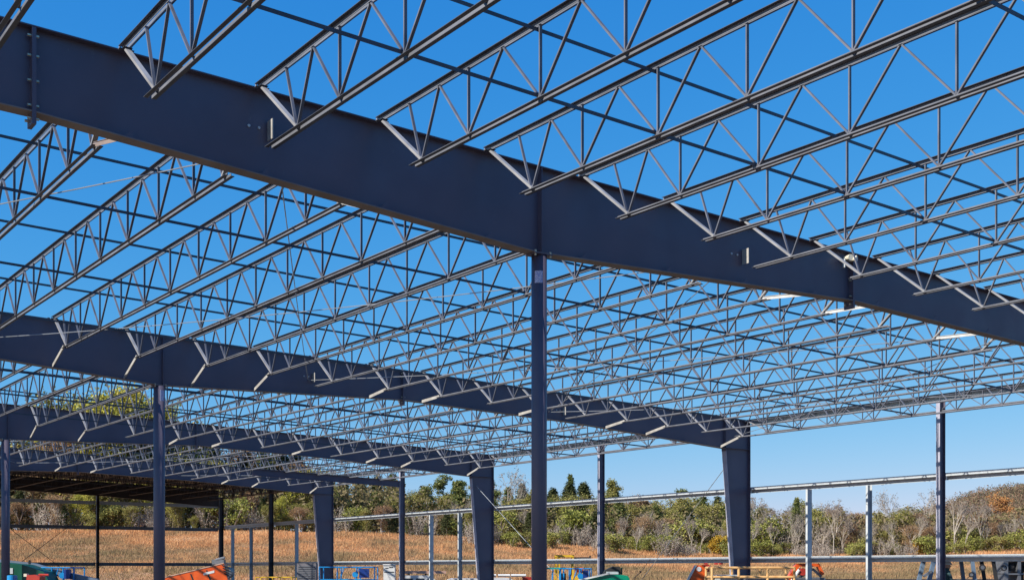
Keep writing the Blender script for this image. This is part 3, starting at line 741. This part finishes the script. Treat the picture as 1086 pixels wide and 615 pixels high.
# roof deck over the last bay (ribbed sheets)
mb = MB(); x = -4.0; poly = []
n = 0
xs = []
while x < E + .3:
    xs += [(x, 0), (x + .2, 0), (x + .24, .04), (x + .26, .04)]; x += .3
pt = [(a, T(a) + .062 + b) for a, b in xs]; i0 = 0
for yy in (3 * L + .25, 4 * L + .2): mb.v += [(a, yy, z) for a, z in pt]
n = len(pt)
for k in range(n - 1): mb.f.append((k, k + 1, n + k + 1, n + k))
tag(mb.build('roof_deck', 'deck'), 'ribbed metal roof deck over the dark last bay', 'roof deck')

# ------------------------------------------------------------------ site equipment
def frame_at(u, d, yaw=0):                      # an orientation whose x runs to the right in the picture
    return P(u, d, 0), -YAW + yaw
def wheel(o, x, y, r, w_=.2, mat='black'):
    a = MB().tube((x, y - w_ / 2, r), (x, y + w_ / 2, r), r, None, 20).build('wheel', mat, o)
    MB().tube((x, y - w_ / 2 - .012, r), (x, y + w_ / 2 + .012, r), r * .5, None, 12).build('rim', 'steel', a)
def scissor_lift(u0, u1, d, vtop, label, mat='blue', rails=None, extra=True, r=.025):
    w_ = (u1 - u0) / FPX * d; loc, rz = frame_at((u0 + u1) / 2, d); o = empty('scissor_lift', loc, label, 'scissor lift', 'scissor lifts', rz)
    zt = ZV(vtop, d); rails = rails or mat; hw = w_ / 2; dp = .55
    MB().box(-hw * .9, hw * .9, -.42, .42, .28, .62).box(-hw * .7, hw * .7, -.3, .3, .18, .28).build('chassis', mat, o)
    for sx in (-1, 1):
        for sy in (-1, 1): wheel(o, sx * hw * .7, sy * .38, .2, .16)
    for k in range(3):
        z = .66 + k * .12
        MB().beam((-hw * .8, -.25, z), (hw * .8, -.25, z + .1), .05, .07).beam((-hw * .8, .25, z + .1), (hw * .8, .25, z), .05, .07).build('scissor_arm', mat, o)
    zp = zt - 1.08
    MB().box(-hw, hw, -dp, dp, zp - .1, zp).box(-hw, hw, -dp, -dp + .02, zp, zp + .15).build('platform', 'steel', o)
    for z in (zt - r, zt - (.5 if r < .04 else .32)):
        mb = MB()
        for sy in (-dp, dp): mb.tube((-hw, sy, z), (hw, sy, z), r, None, 8)
        for sx in (-hw, hw): mb.tube((sx, -dp, z), (sx, dp, z), r, None, 8)
        mb.build('guard_rail', rails, o)
    for sx in (-1, -.35, .35, 1):
        for sy in (-dp, dp): MB().tube((sx * hw, sy, zp), (sx * hw, sy, zt - r), r, None, 8).build('rail_post', rails, o)
    if extra:
        for sx in (-.3, .25): MB().tube((sx * hw - .12, -dp, zp), (sx * hw + .2, -dp, zt - .05), .018, None, 6).build('diagonal_brace', rails, o)
        MB().box(hw * .45, hw * .8, -dp - .1, -dp + .1, zt - .42, zt - .08).build('control_box', 'navyblue', o)
        MB().tube((hw * .3, -dp - .04, zt - .3), (hw * .3, -dp + .04, zt - .3), .11, None, 14).build('cable_reel', mat, o)
    return o
scissor_lift(341, 399, 47, 600.5, 'bright blue scissor lift standing left of the white site cabinet')
scissor_lift(50, 84, 44, 601, 'light blue scissor lift platform beside the dark green machine', 'blue')
scissor_lift(594, 626, 46, 602, 'blue scissor lift with cyan and navy boxes right of the nearest round column', 'blue')
scissor_lift(274, 312, 52, 611.2, 'low yellow railed lift between two jambs on the left', 'yellow', extra=False)
scissor_lift(752, 838, 37, 600.3, 'large lift with pale yellow guard rails below the largest tapered column', 'orange', 'rail', False, .042)
# load in the large platform
loc, rz = frame_at(795, 37)
for k, (dx, w_, h, mat, lab, nm) in enumerate(((-.72, .62, .42, 'galv', 'pale metal toolbox on the yellow railed lift, left load', 'toolbox'), (.45, 1.1, .3, 'slate', 'dark grey bundle on the yellow railed lift, right load', 'sheet_bundle'))):
    o = empty(nm, loc, lab, 'load', None, rz); zp = ZV(600.3, 37) - 1.07
    MB().box(dx - w_ / 2, dx + w_ / 2, -.3, .3, zp + .36, zp + .36 + h).build('body', mat, o)
    MB().box(dx - w_ / 2 - .02, dx + w_ / 2 + .02, -.32, .32, zp + .365 + h, zp + .40 + h).build('lid', mat, o)
    MB().box(dx - w_ / 2 + .05, dx + w_ / 2 - .05, -.25, .25, zp, zp + .355).build('support', 'steel', o)

def telehandler(u, d, label, pts, mat, bm='orange'):
    """pts: boom start/end in photo pixels at depth d"""
    (u0, v0), (u1, v1), th = pts
    loc, rz = frame_at(u, d); o = empty('telehandler', loc, label, 'telehandler', None, rz)
    X = lambda uu: (uu - u) / FPX * d
    return o, X
o, X = telehandler(150, 41, 'orange telehandler boom rising to the right beside the round column', ((172, 613), (238, 598), .5), 'orange')
d = 41; a = Vector((X(120), 0, ZV(626, d))); b = Vector((X(239), 0, ZV(597.5, d)))
dv = (b - a).normalized(); n_ = Vector((-dv.z, 0, dv.x))
MB().prism([(a.x, a.z), (b.x, b.z), (b.x - n_.x * .55, b.z - n_.z * .55), (a.x - n_.x * .6, a.z - n_.z * .6)], -.22, .22).build('boom', 'orange', o)
MB().prism([(a.x, a.z + .004), (b.x, b.z + .004), (b.x, b.z + .035), (a.x, a.z + .035)], -.235, .235).build('boom_top_plate', 'pink', o)
for t in (.50, .70, .84):
    c = a.lerp(b, t); MB().prism([(c.x, c.z - .07), (c.x + .05, c.z - .07), (c.x + .22, c.z - .5), (c.x + .17, c.z - .5)], -.226, -.221).build('stripe', 'black', o)
c = a.lerp(b, .82); MB().prism([(c.x, c.z - .14), (c.x + .36, c.z - .055), (c.x + .36, c.z - .135), (c.x, c.z - .22)], -.228, -.222).build('decal', 'white', o)
MB().tube((b.x + .05, -.2, b.z - .3), (b.x + .05, .2, b.z - .3), .2, None, 16).build('boom_head', 'steel', o)
MB().box(b.x - .42, b.x - .02, -.14, .14, b.z - .02, b.z + .14).tube((b.x - .3, -.1, b.z + .12), (b.x, -.1, b.z + .2), .05, None, 8).build('hydraulic_block', 'steel', o)
for k in range(4): MB().tube((b.x - .05 + .02 * k, -.24, b.z - .05 - .09 * k), (b.x + .17, -.24, b.z - .12 - .09 * k), .02, None, 6).build('hose', 'black', o)
MB().box(-1.2, 1.0, -.55, .55, .5, 1.0).build('chassis', 'orange', o)
MB().prism([(-.6, 1.0), (.2, 1.0), (.1, 1.55), (-.5, 1.55)], -.55, .0).build('cab', 'glass', o)
for sx in (-.9, .8):
    for sy in (-.6, .6): wheel(o, sx, sy, .5, .3)
# dark green machine with slate boom, far left
o, X = telehandler(20, 43, 'dark green machine with a slate grey boom at the left edge', ((8, 594), (95, 613), .3), 'dgreen'); d = 43
MB().prism([(X(-30), .8), (X(70), .8), (X(52), ZV(606, d)), (X(30), ZV(598.5, d)), (X(4), ZV(596, d)), (X(-30), ZV(596, d))], -.5, .5).build('body', 'dgreen', o)
MB().prism([(X(-10), ZV(592.5, d)), (X(30), ZV(597, d)), (X(50), ZV(603, d)), (X(98), ZV(614, d)), (X(98), ZV(620, d)), (X(46), ZV(609, d)), (X(30), ZV(599.5, d)), (X(-10), ZV(595.5, d))], .52, .8).build('boom', 'slate', o)
MB().box(X(17), X(20), -.52, -.503, ZV(608, d), ZV(602, d)).build('vent', 'galv', o)
MB().box(X(30.5), X(32), -.05, .05, ZV(598, d), ZV(593.5, d)).build('exhaust_pipe', 'black', o)
for sx in (-1.2, 1.0):
    for sy in (-.6, .6): wheel(o, sx, sy, .5, .3)
# red generator and blue drum in front of it
loc, rz = frame_at(38, 40); o = empty('portable_generator', loc, 'small red generator with a pale cap before the dark green machine', 'generator', None, rz)
MB().prism([(-.25, .9), (.2, .9), (.22, ZV(611, 40)), (.08, ZV(609, 40)), (-.2, ZV(609.4, 40))], -.25, .25).build('engine', 'red', o); MB().box(-.36, -.26, -.1, .1, ZV(611, 40), ZV(608, 40)).build('cap', 'cream', o)
MB().tube((.1, 0, ZV(609.2, 40)), (.42, 0, ZV(609.4, 40)), .04, None, 8).build('handle', 'red', o); MB().box(-.3, .3, -.28, .28, .1, .9).build('stand', 'steel', o)
loc, rz = frame_at(13, 40); o = empty('storage_drum', loc, 'bright blue drum before the dark green machine', 'drum', None, rz)
MB().tube((0, 0, .1), (0, 0, ZV(610, 40)), .16, None, 20).tube((0, 0, .8), (0, 0, .86), .17, None, 20).build('body', 'blue', o); MB().tube((0, 0, ZV(610, 40)), (0, 0, ZV(609.6, 40)), .14, None, 20).build('lid', 'blue', o)

# grey louvred cabinet
loc, rz = frame_at(326, 62); o = empty('louvred_cabinet', loc, 'grey louvred cabinet beside the smallest tapered column', 'cabinet', None, rz); zt = ZV(597, 62)
MB().box(-.48, .48, -.3, .3, .15, zt).build('body', 'greybox', o)
mb = MB()
for k in range(16): mb.box(-.42, .42, -.325, -.302, .4 + k * .11, .46 + k * .11)
mb.build('louvres', 'steel', o)
for sx in (-.4, .4): MB().box(sx - .05, sx + .05, -.25, .25, 0, .15).build('foot', 'steel', o)
# white cabinet
loc, rz = frame_at(413.2, 50); o = empty('site_cabinet', loc, 'upright white site cabinet with dark slots near its top', 'cabinet', None, rz); zt = ZV(597.8, 50)
MB().box(-.23, .23, -.22, .22, .1, zt - .05).build('body', 'white', o); MB().box(-.25, .25, -.25, .25, zt - .048, zt).build('lid', 'white', o)
for zz, a, b in ((zt - .16, -.15, -.03), (zt - .13, .0, .16), (zt - .32, -.2, .2)): MB().box(a, b, -.23, -.222, zz - .02, zz + .015).build('slot', 'black', o)

# parked vehicles beyond the side wall
def car(u, d, vtop, label, w_=1.75, rack=False):
    loc, rz = frame_at(u, d, R(8)); o = empty('parked_car', loc, label, 'car', 'white vehicles beyond the side wall', rz); H = ZV(vtop, d)
    MB().prism([(-2.2, .35), (2.1, .35), (2.2, .8), (1.3, .98), (.75, 1.0), (-2.0, 1.02), (-2.25, .8)], -.85, .85).build('body', 'white', o)
    MB().prism([(-1.7, 1.02), (.85, 1.0), (.25, H - .06), (.05, H), (-1.3, H), (-1.5, H - .06)], -.72, .72).build('cabin', 'white', o)
    for a, b in ((-1.45, -.75), (-.68, -.1), (-.04, .5)):
        z1 = H - .16; MB().prism([(a, 1.06), (b, 1.06), (min(b, .35) - .06, z1), (a + .06, z1)], -.735, -.722).build('side_window', 'glass', o)
    MB().prism([(.82, 1.05), (.30, H - .12), (.33, H - .12), (.85, 1.05)], -.6, .6).build('windscreen', 'glass', o)
    for sx in (-1.4, 1.35):
        for sy in (-.78, .78): wheel(o, sx, sy, .34, .2)
    for sy in (-.6, .6): MB().box(2.15, 2.23, sy - .12, sy + .12, .62, .76).build('headlight', 'galv', o)
    if rack:
        for sx in (-1.0, .0): MB().box(sx - .03, sx + .03, -.75, .75, H + .05, H + .1).box(sx - .03, sx + .03, -.7, -.66, H, H + .05).box(sx - .03, sx + .03, .66, .7, H, H + .05).build('roof_rack', 'black', o)
    return o
c1 = car(452, 70, 609.8, 'white car with long boards on its roof rack left of the middle tapered column', rack=True)
loc, rz = frame_at(449, 70, R(8)); o = empty('board_stack', loc, 'pale pinkish boards lying on the white car roof rack', 'boards', None, rz); z = ZV(609.8, 70) + .1
for k in range(2): MB().box(-1.35, 1.25, -.5 + .5 * k, -.05 + .5 * k, z + .002, z + .16).build('board', 'pink', o)
c2 = car(536, 72, 612.2, 'white car between the middle tapered column and the nearest round column')
c3 = car(508, 60, 612.8, 'white car partly hidden behind the foot of the middle tapered column')
loc, rz = frame_at(541, 66); o = empty('pipe_rack', loc, 'rack of white wrapped pipes beside a red box', 'rack', None, rz)
for sx in (-1.1, 0, 1.0): MB().box(sx - .04, sx + .04, -.4, .4, 0, ZV(611.4, 66)).build('upright', 'steel', o)
for a, b in ((-1.3, -.75), (-.65, .0), (.05, .85)): MB().tube((a, -.2, ZV(609.8, 66)), (b, -.2, ZV(609.8, 66)), .07, None, 10).build('pipe', 'white', o)
loc, rz = frame_at(560, 64); o = empty('storage_box', loc, 'red box partly behind the nearest round column', 'box', None, rz)
MB().box(-.3, .3, -.3, .3, 0, ZV(612.2, 64)).build('body', 'red', o); MB().box(-.32, .32, -.32, .32, ZV(612.2, 64) + .002, ZV(611.4, 64)).build('lid', 'red', o)

# yellow machine with overhead guard
loc, rz = frame_at(600, 55); d = 55; o = empty('forklift', loc, 'yellow forklift with an overhead guard right of the nearest round column', 'forklift', None, rz); X = lambda uu: (uu - 600) / FPX * d
zt = ZV(588.3, d)
MB().box(X(588), X(608.5), -.5, .5, zt - .1, zt).build('overhead_guard', 'yellow', o)
for uu in (589.3, 592.8, 607):
    for sy in (-.45, .45): MB().box(X(uu) - .035, X(uu) + .035, sy - .03, sy + .03, .9, zt - .1).build('guard_post', 'yellow', o)
MB().beam((X(608.6), 0, zt - .13), (X(626), 0, zt - .12), .12, .07).build('lifting_arm', 'dark', o); MB().box(X(625), X(626.5), -.04, .04, zt - .2, zt - .02).build('arm_tip', 'black', o)
MB().prism([(X(586), .5), (X(628), .5), (X(630), 1.5), (X(618), 1.8), (X(606), 1.5), (X(586), 1.35)], -.5, .5).build('body', 'yellow', o)
MB().box(X(594), X(600), -.2, .2, 1.4, 1.75).build('seat', 'black', o); MB().box(X(610), X(618), -.3, .3, 1.8, 2.02).build('engine_cover', 'orange', o)
for sx in (-.5, 1.0):
    for sy in (-.5, .5): wheel(o, sx, sy, .42, .25)
loc, rz = frame_at(585, 46); o = empty('railing', loc, 'teal guard railing just right of the nearest round column', 'railing', None, rz)
z = ZV(602.3, 46); MB().beam((-.3, 0, z), (.55, 0, z), .05, .06).build('top_rail', 'teal', o); 
for (xa_, xb2) in ((-.25, -.3), (.05, -.1), (.45, .45)): MB().beam((xa_, 0, z - .04), (xb2, 0, .1), .05, .05).build('post', 'blue', o)
# green vehicle
loc, rz = frame_at(648, 44); d = 44; X = lambda uu: (uu - 648) / FPX * d; o = empty('green_loader', loc, 'green loader with a rounded bonnet and black cover right of the slender column', 'loader', None, rz)
MB().prism([(X(600), .5), (X(665), .5), (X(666), ZV(613, d)), (X(664), ZV(610, d)), (X(659), ZV(609, d)), (X(645), ZV(609, d)), (X(632), ZV(611.5, d)), (X(618), ZV(615, d)), (X(600), ZV(619, d))], -.6, .6).build('bonnet', 'green', o)
MB().prism([(X(640), ZV(608.9, d)), (X(657), ZV(608.9, d)), (X(657), ZV(600.8, d)), (X(650), ZV(600.3, d)), (X(641), ZV(604.5, d))], -.35, .35).build('engine_cover', 'black', o)
MB().box(X(642), X(655), -.37, -.352, ZV(608.5, d), ZV(605.8, d)).build('side_panel', 'galv', o)
MB().tube((X(658.5), -.2, ZV(608.8, d)), (X(658.5), -.2, ZV(601.5, d)), .04, .03, 8).build('exhaust_pipe', 'dgreen', o)
MB().beam((X(612), -.65, ZV(615, d)), (X(645), -.65, ZV(607.5, d)), .06, .06).build('lift_arm', 'white', o)
for sx in (-1.1, .4):
    for sy in (-.65, .65): wheel(o, sx, sy, .5, .3)
loc, rz = frame_at(676, 42); o = empty('bent_rod', loc, 'thin dark bent rod standing right of the green loader', 'rod', None, rz)
MB().tube((-.25, 0, .1), (-.1, 0, ZV(612, 42)), .012, None, 6).tube((-.1, 0, ZV(612, 42)), (.12, 0, ZV(606, 42)), .014, None, 6).tube((.12, 0, ZV(606, 42)), (.45, 0, ZV(592, 42)), .008, None, 6).tube((.08, 0, ZV(606.4, 42)), (.14, 0, ZV(605.5, 42)), .035, None, 8).build('rod', 'dark', o)

# orange lift arms either side of the large platform
loc, rz = frame_at(735, 40); d = 40; X = lambda uu: (uu - 735) / FPX * d
o = empty('boom_arm', loc, 'orange machine arm with a round white badge left of the yellow rails', 'machine arm', 'orange machine arms', rz)
MB().prism([(X(722), .3), (X(738), .3), (X(748), ZV(604, d)), (X(746), ZV(599, d)), (X(736.5), ZV(599, d)), (X(729), ZV(615, d))], -.15, .15).build('arm', 'orange', o)
MB().prism([(X(726.5), ZV(616, d)), (X(729.3), ZV(616, d)), (X(738.3), ZV(599.2, d)), (X(735.5), ZV(599.2, d))], -.17, -.152).build('edge_strip', 'white', o)
MB().tube((X(740.5), -.17, ZV(603, d)), (X(740.5), -.151, ZV(603, d)), .075, None, 16).build('badge', 'white', o)
MB().box(X(745), X(752), -.1, .1, ZV(606, d), ZV(598.5, d)).beam((X(752), -.1, ZV(600, d)), (X(747), -.1, ZV(608, d)), .05, .05).build('linkage', 'red', o)
for k, uu in enumerate((747, 758, 763)): MB().box(X(uu), X(uu + 3), -.12, .12, ZV(598.3, d), ZV(596.5, d)).build('warning_light', 'red', o)
MB().box(X(716), X(745), -.4, .4, 0, .3).build('base', 'steel', o)
loc, rz = frame_at(850, 40); X = lambda uu: (uu - 850) / FPX * d
o = empty('boom_arm', loc, 'orange angular machine arm behind the left jamb of the right opening', 'machine arm', 'orange machine arms', rz)
MB().beam((X(836), 0, ZV(614, d)), (X(845), 0, ZV(599, d)), .3, .13).build('arm', 'orange', o)
MB().beam((X(844), 0, ZV(598.8, d)), (X(868), 0, ZV(598.8, d)), .28, .1).build('cross_arm', 'orange', o)
MB().beam((X(867), 0, ZV(598.5, d)), (X(872), 0, ZV(609, d)), .26, .09).build('arm', 'orange', o)
MB().tube((X(838), -.2, ZV(616, d)), (X(846), -.2, ZV(604, d)), .05, None, 8).build('hydraulic_ram', 'white', o)
MB().tube((X(850), -.2, ZV(606, d)), (X(850), .2, ZV(606, d)), .12, None, 12).build('pivot', 'red', o)
MB().beam((X(848), 0, ZV(612, d)), (X(862), 0, ZV(603, d)), .1, .07).beam((X(862), 0, ZV(603, d)), (X(871), 0, ZV(611, d)), .1, .07).box(X(838), X(872), -.4, .4, 0, ZV(612, d)).build('chassis', 'steel', o)

# long stack of dark panels outside
loc, rz = frame_at(975, 46); d = 46; X = lambda uu: (uu - 975) / FPX * d; o = empty('panel_stack', loc, 'long low stack of dark steel panels outside the right wall', 'panel stack', None, rz)
for k in range(9): MB().box(X(868) - .05 * (k % 2), X(1110) + .05 * (k % 3), .4, 1.4, .25 + k * .148, .38 + k * .148).build('panel', 'slate' if k % 2 else 'dark', o)
for uu in (880, 930, 985, 1040, 1100): MB().box(X(uu) - .06, X(uu) + .06, .35, 1.45, 0, .248).build('bearer', 'lumber', o)

# open cab machine with operator at the right
loc, rz = frame_at(1008, 38); d = 38; X = lambda uu: (uu - 1008) / FPX * d
o = empty('open_cab_machine', loc, 'blue grey open cab machine with slanted roof posts and round mirrors', 'loader', None, rz); zr = ZV(592, d)
MB().box(X(982), X(1052), -.5, .5, zr - .06, zr).build('cab_roof', 'steel', o)
for sy in (-.47, .47):
    MB().beam((X(985), sy, zr - .06), (X(974), sy, .9), .1, .12).build('roof_post', 'bluesteel', o)
    MB().beam((X(1025), sy, zr - .06), (X(1031), sy, .9), .09, .1).build('roof_post', 'bluesteel', o)
    MB().beam((X(1047), sy, zr - .06), (X(1054), sy, .9), .07, .1).build('roof_post', 'black', o)
for uu, vv, r_ in ((1034.5, 601.5, .1), (1023, 609, .08), (1057, 602, .09)):
    q = MB().tube((X(uu), -.58, ZV(vv, d)), (X(uu), -.54, ZV(vv, d)), r_, None, 16).build('mirror', 'black', o)
    MB().tube((X(uu), -.59, ZV(vv, d)), (X(uu), -.583, ZV(vv, d)), r_ * .6, None, 16).build('mirror_glass', 'steel', q)
    MB().tube((X(uu), -.55, ZV(vv, d)), (X(uu) - .12, -.5, ZV(vv, d) - .12), .012, None, 6).build('mirror_arm', 'black', o)
MB().prism([(X(960), .4), (X(1062), .4), (X(1062), 1.2), (X(1020), 1.25), (X(1012), .85), (X(985), .85), (X(960), 1.0)], -.5, .5).build('body', 'bluesteel', o)
MB().box(X(994), X(1008), -.25, .25, 1.05, 1.17).box(X(992), X(996), -.25, .25, 1.17, 1.6).build('seat', 'black', o)
MB().box(X(990), X(994.5), -.2, -.1, ZV(598, d), ZV(594.8, d)).build('beacon', 'orange', o)
MB().prism([(X(972), ZV(610, d)), (X(981), ZV(604, d)), (X(981), ZV(607, d)), (X(974), ZV(611.5, d))], -.62, -.54).build('side_step', 'steel', o)
for sx in (-1.0, 1.2):
    for sy in (-.6, .6): wheel(o, sx, sy, .5, .3)
# seated operator: one skinned body
def person(loc, rz):
    me = bpy.data.meshes.new('person')
    J = {'pel': (0, 0, 1.22), 'ch': (.0, 0, 1.55), 'neck': (.02, 0, 1.74), 'hd': (.03, 0, 1.84), 'top': (.03, 0, 1.97), 'ls': (0, .19, 1.66), 'le': (.1, .25, 1.4), 'lh': (.36, .2, 1.42), 'rs': (0, -.19, 1.66), 're': (.1, -.25, 1.4), 'rh': (.36, -.2, 1.42),
         'lhp': (.0, .1, 1.2), 'lk': (.42, .12, 1.2), 'lf': (.45, .12, .84), 'lt': (.6, .12, .82), 'rhp': (.0, -.1, 1.2), 'rk': (.42, -.12, 1.2), 'rf': (.45, -.12, .84), 'rt': (.6, -.12, .82)}
    RD = {'pel': .13, 'ch': .14, 'neck': .055, 'hd': .085, 'top': .07, 'ls': .06, 'le': .045, 'lh': .035, 'rs': .06, 're': .045, 'rh': .035, 'lhp': .09, 'lk': .065, 'lf': .045, 'lt': .04, 'rhp': .09, 'rk': .065, 'rf': .045, 'rt': .04}
    ks = list(J); ed = [('pel', 'ch'), ('ch', 'neck'), ('neck', 'hd'), ('hd', 'top'), ('ch', 'ls'), ('ls', 'le'), ('le', 'lh'), ('ch', 'rs'), ('rs', 're'), ('re', 'rh'), ('pel', 'lhp'), ('lhp', 'lk'), ('lk', 'lf'), ('lf', 'lt'), ('pel', 'rhp'), ('rhp', 'rk'), ('rk', 'rf'), ('rf', 'rt')]
    me.from_pydata([J[k] for k in ks], [(ks.index(a), ks.index(b)) for a, b in ed], [])
    o = bpy.data.objects.new('person', me); COL.objects.link(o); o.location = loc; o.rotation_euler = (0, 0, rz)
    sk_ = o.modifiers.new('skin', 'SKIN'); o.modifiers.new('sub', 'SUBSURF').render_levels = 2
    for k, vv in zip(ks, me.skin_vertices[0].data): vv.radius = (RD[k], RD[k]); vv.use_root = (k == 'pel')
    me.materials.append(M['cloth'])
    tag(o, 'seated operator in dark clothes and a white hard hat inside the open cab', 'person')
    # face and bare skin as a close fitting child, then the hat
    n = MB(); segs_ = 12
    for k in range(7):
        t = -1.3 + 2.6 * k / 6; r_ = .098 * math.cos(t)
        for j in range(segs_): a = 6.2832 * j / segs_; n.v.append((.035 + r_ * math.cos(a), r_ * .86 * math.sin(a), 1.86 + .118 * math.sin(t)))
    for k in range(6):
        for j in range(segs_): n.f.append((k * segs_ + j, k * segs_ + (j + 1) % segs_, (k + 1) * segs_ + (j + 1) % segs_, (k + 1) * segs_ + j))
    n.box(.12, .15, -.015, .015, 1.835, 1.87)
    n.build('head', 'skin', o, True)
    n = MB()
    for k in range(6):
        t = 1.5708 * k / 5; r_ = .135 * math.cos(t)
        for j in range(16): a = 6.2832 * j / 16; n.v.append((.035 + r_ * math.cos(a), r_ * .9 * math.sin(a), 1.90 + .13 * math.sin(t)))
    for k in range(5):
        for j in range(16): n.f.append((k * 16 + j, k * 16 + (j + 1) % 16, (k + 1) * 16 + (j + 1) % 16, (k + 1) * 16 + j))
    n.tube((.06, 0, 1.893), (.06, 0, 1.902), .16, None, 16)
    n.build('hard_hat', 'white', o, True)
loc, rz = frame_at(1003.5, 38); loc.z = ZV(594, 38) - 2.03; person(loc, rz)
# black machine at the right edge
loc, rz = frame_at(1078, 40); d = 40; X = lambda uu: (uu - 1078) / FPX * d; o = empty('engine_unit', loc, 'black engine unit on a frame at the right edge', 'machine', None, rz)
MB().box(X(1060), X(1064), -.4, .4, 0, ZV(593.5, d)).box(X(1074), X(1077.5), -.4, .4, 0, ZV(592.2, d)).box(X(1060), X(1100), -.42, .42, ZV(594.5, d), ZV(593, d)).box(X(1060), X(1100), -.42, .42, ZV(609, d), ZV(607.5, d)).build('frame', 'steel', o)
MB().box(X(1065), X(1073), -.25, .25, ZV(605, d), ZV(596, d)).tube((X(1069), -.3, ZV(600.5, d)), (X(1069), -.25, ZV(600.5, d)), .08, None, 14).build('radiator', 'black', o)
MB().tube((X(1081), -.1, ZV(615, d)), (X(1081), -.1, ZV(596, d)), .1, None, 14).box(X(1078), X(1084), -.3, .1, ZV(599, d), ZV(596.5, d)).build('air_filter', 'black', o)
MB().box(X(1084), X(1100), -.3, .3, ZV(606, d), ZV(595, d)).build('engine_block', 'steel', o)
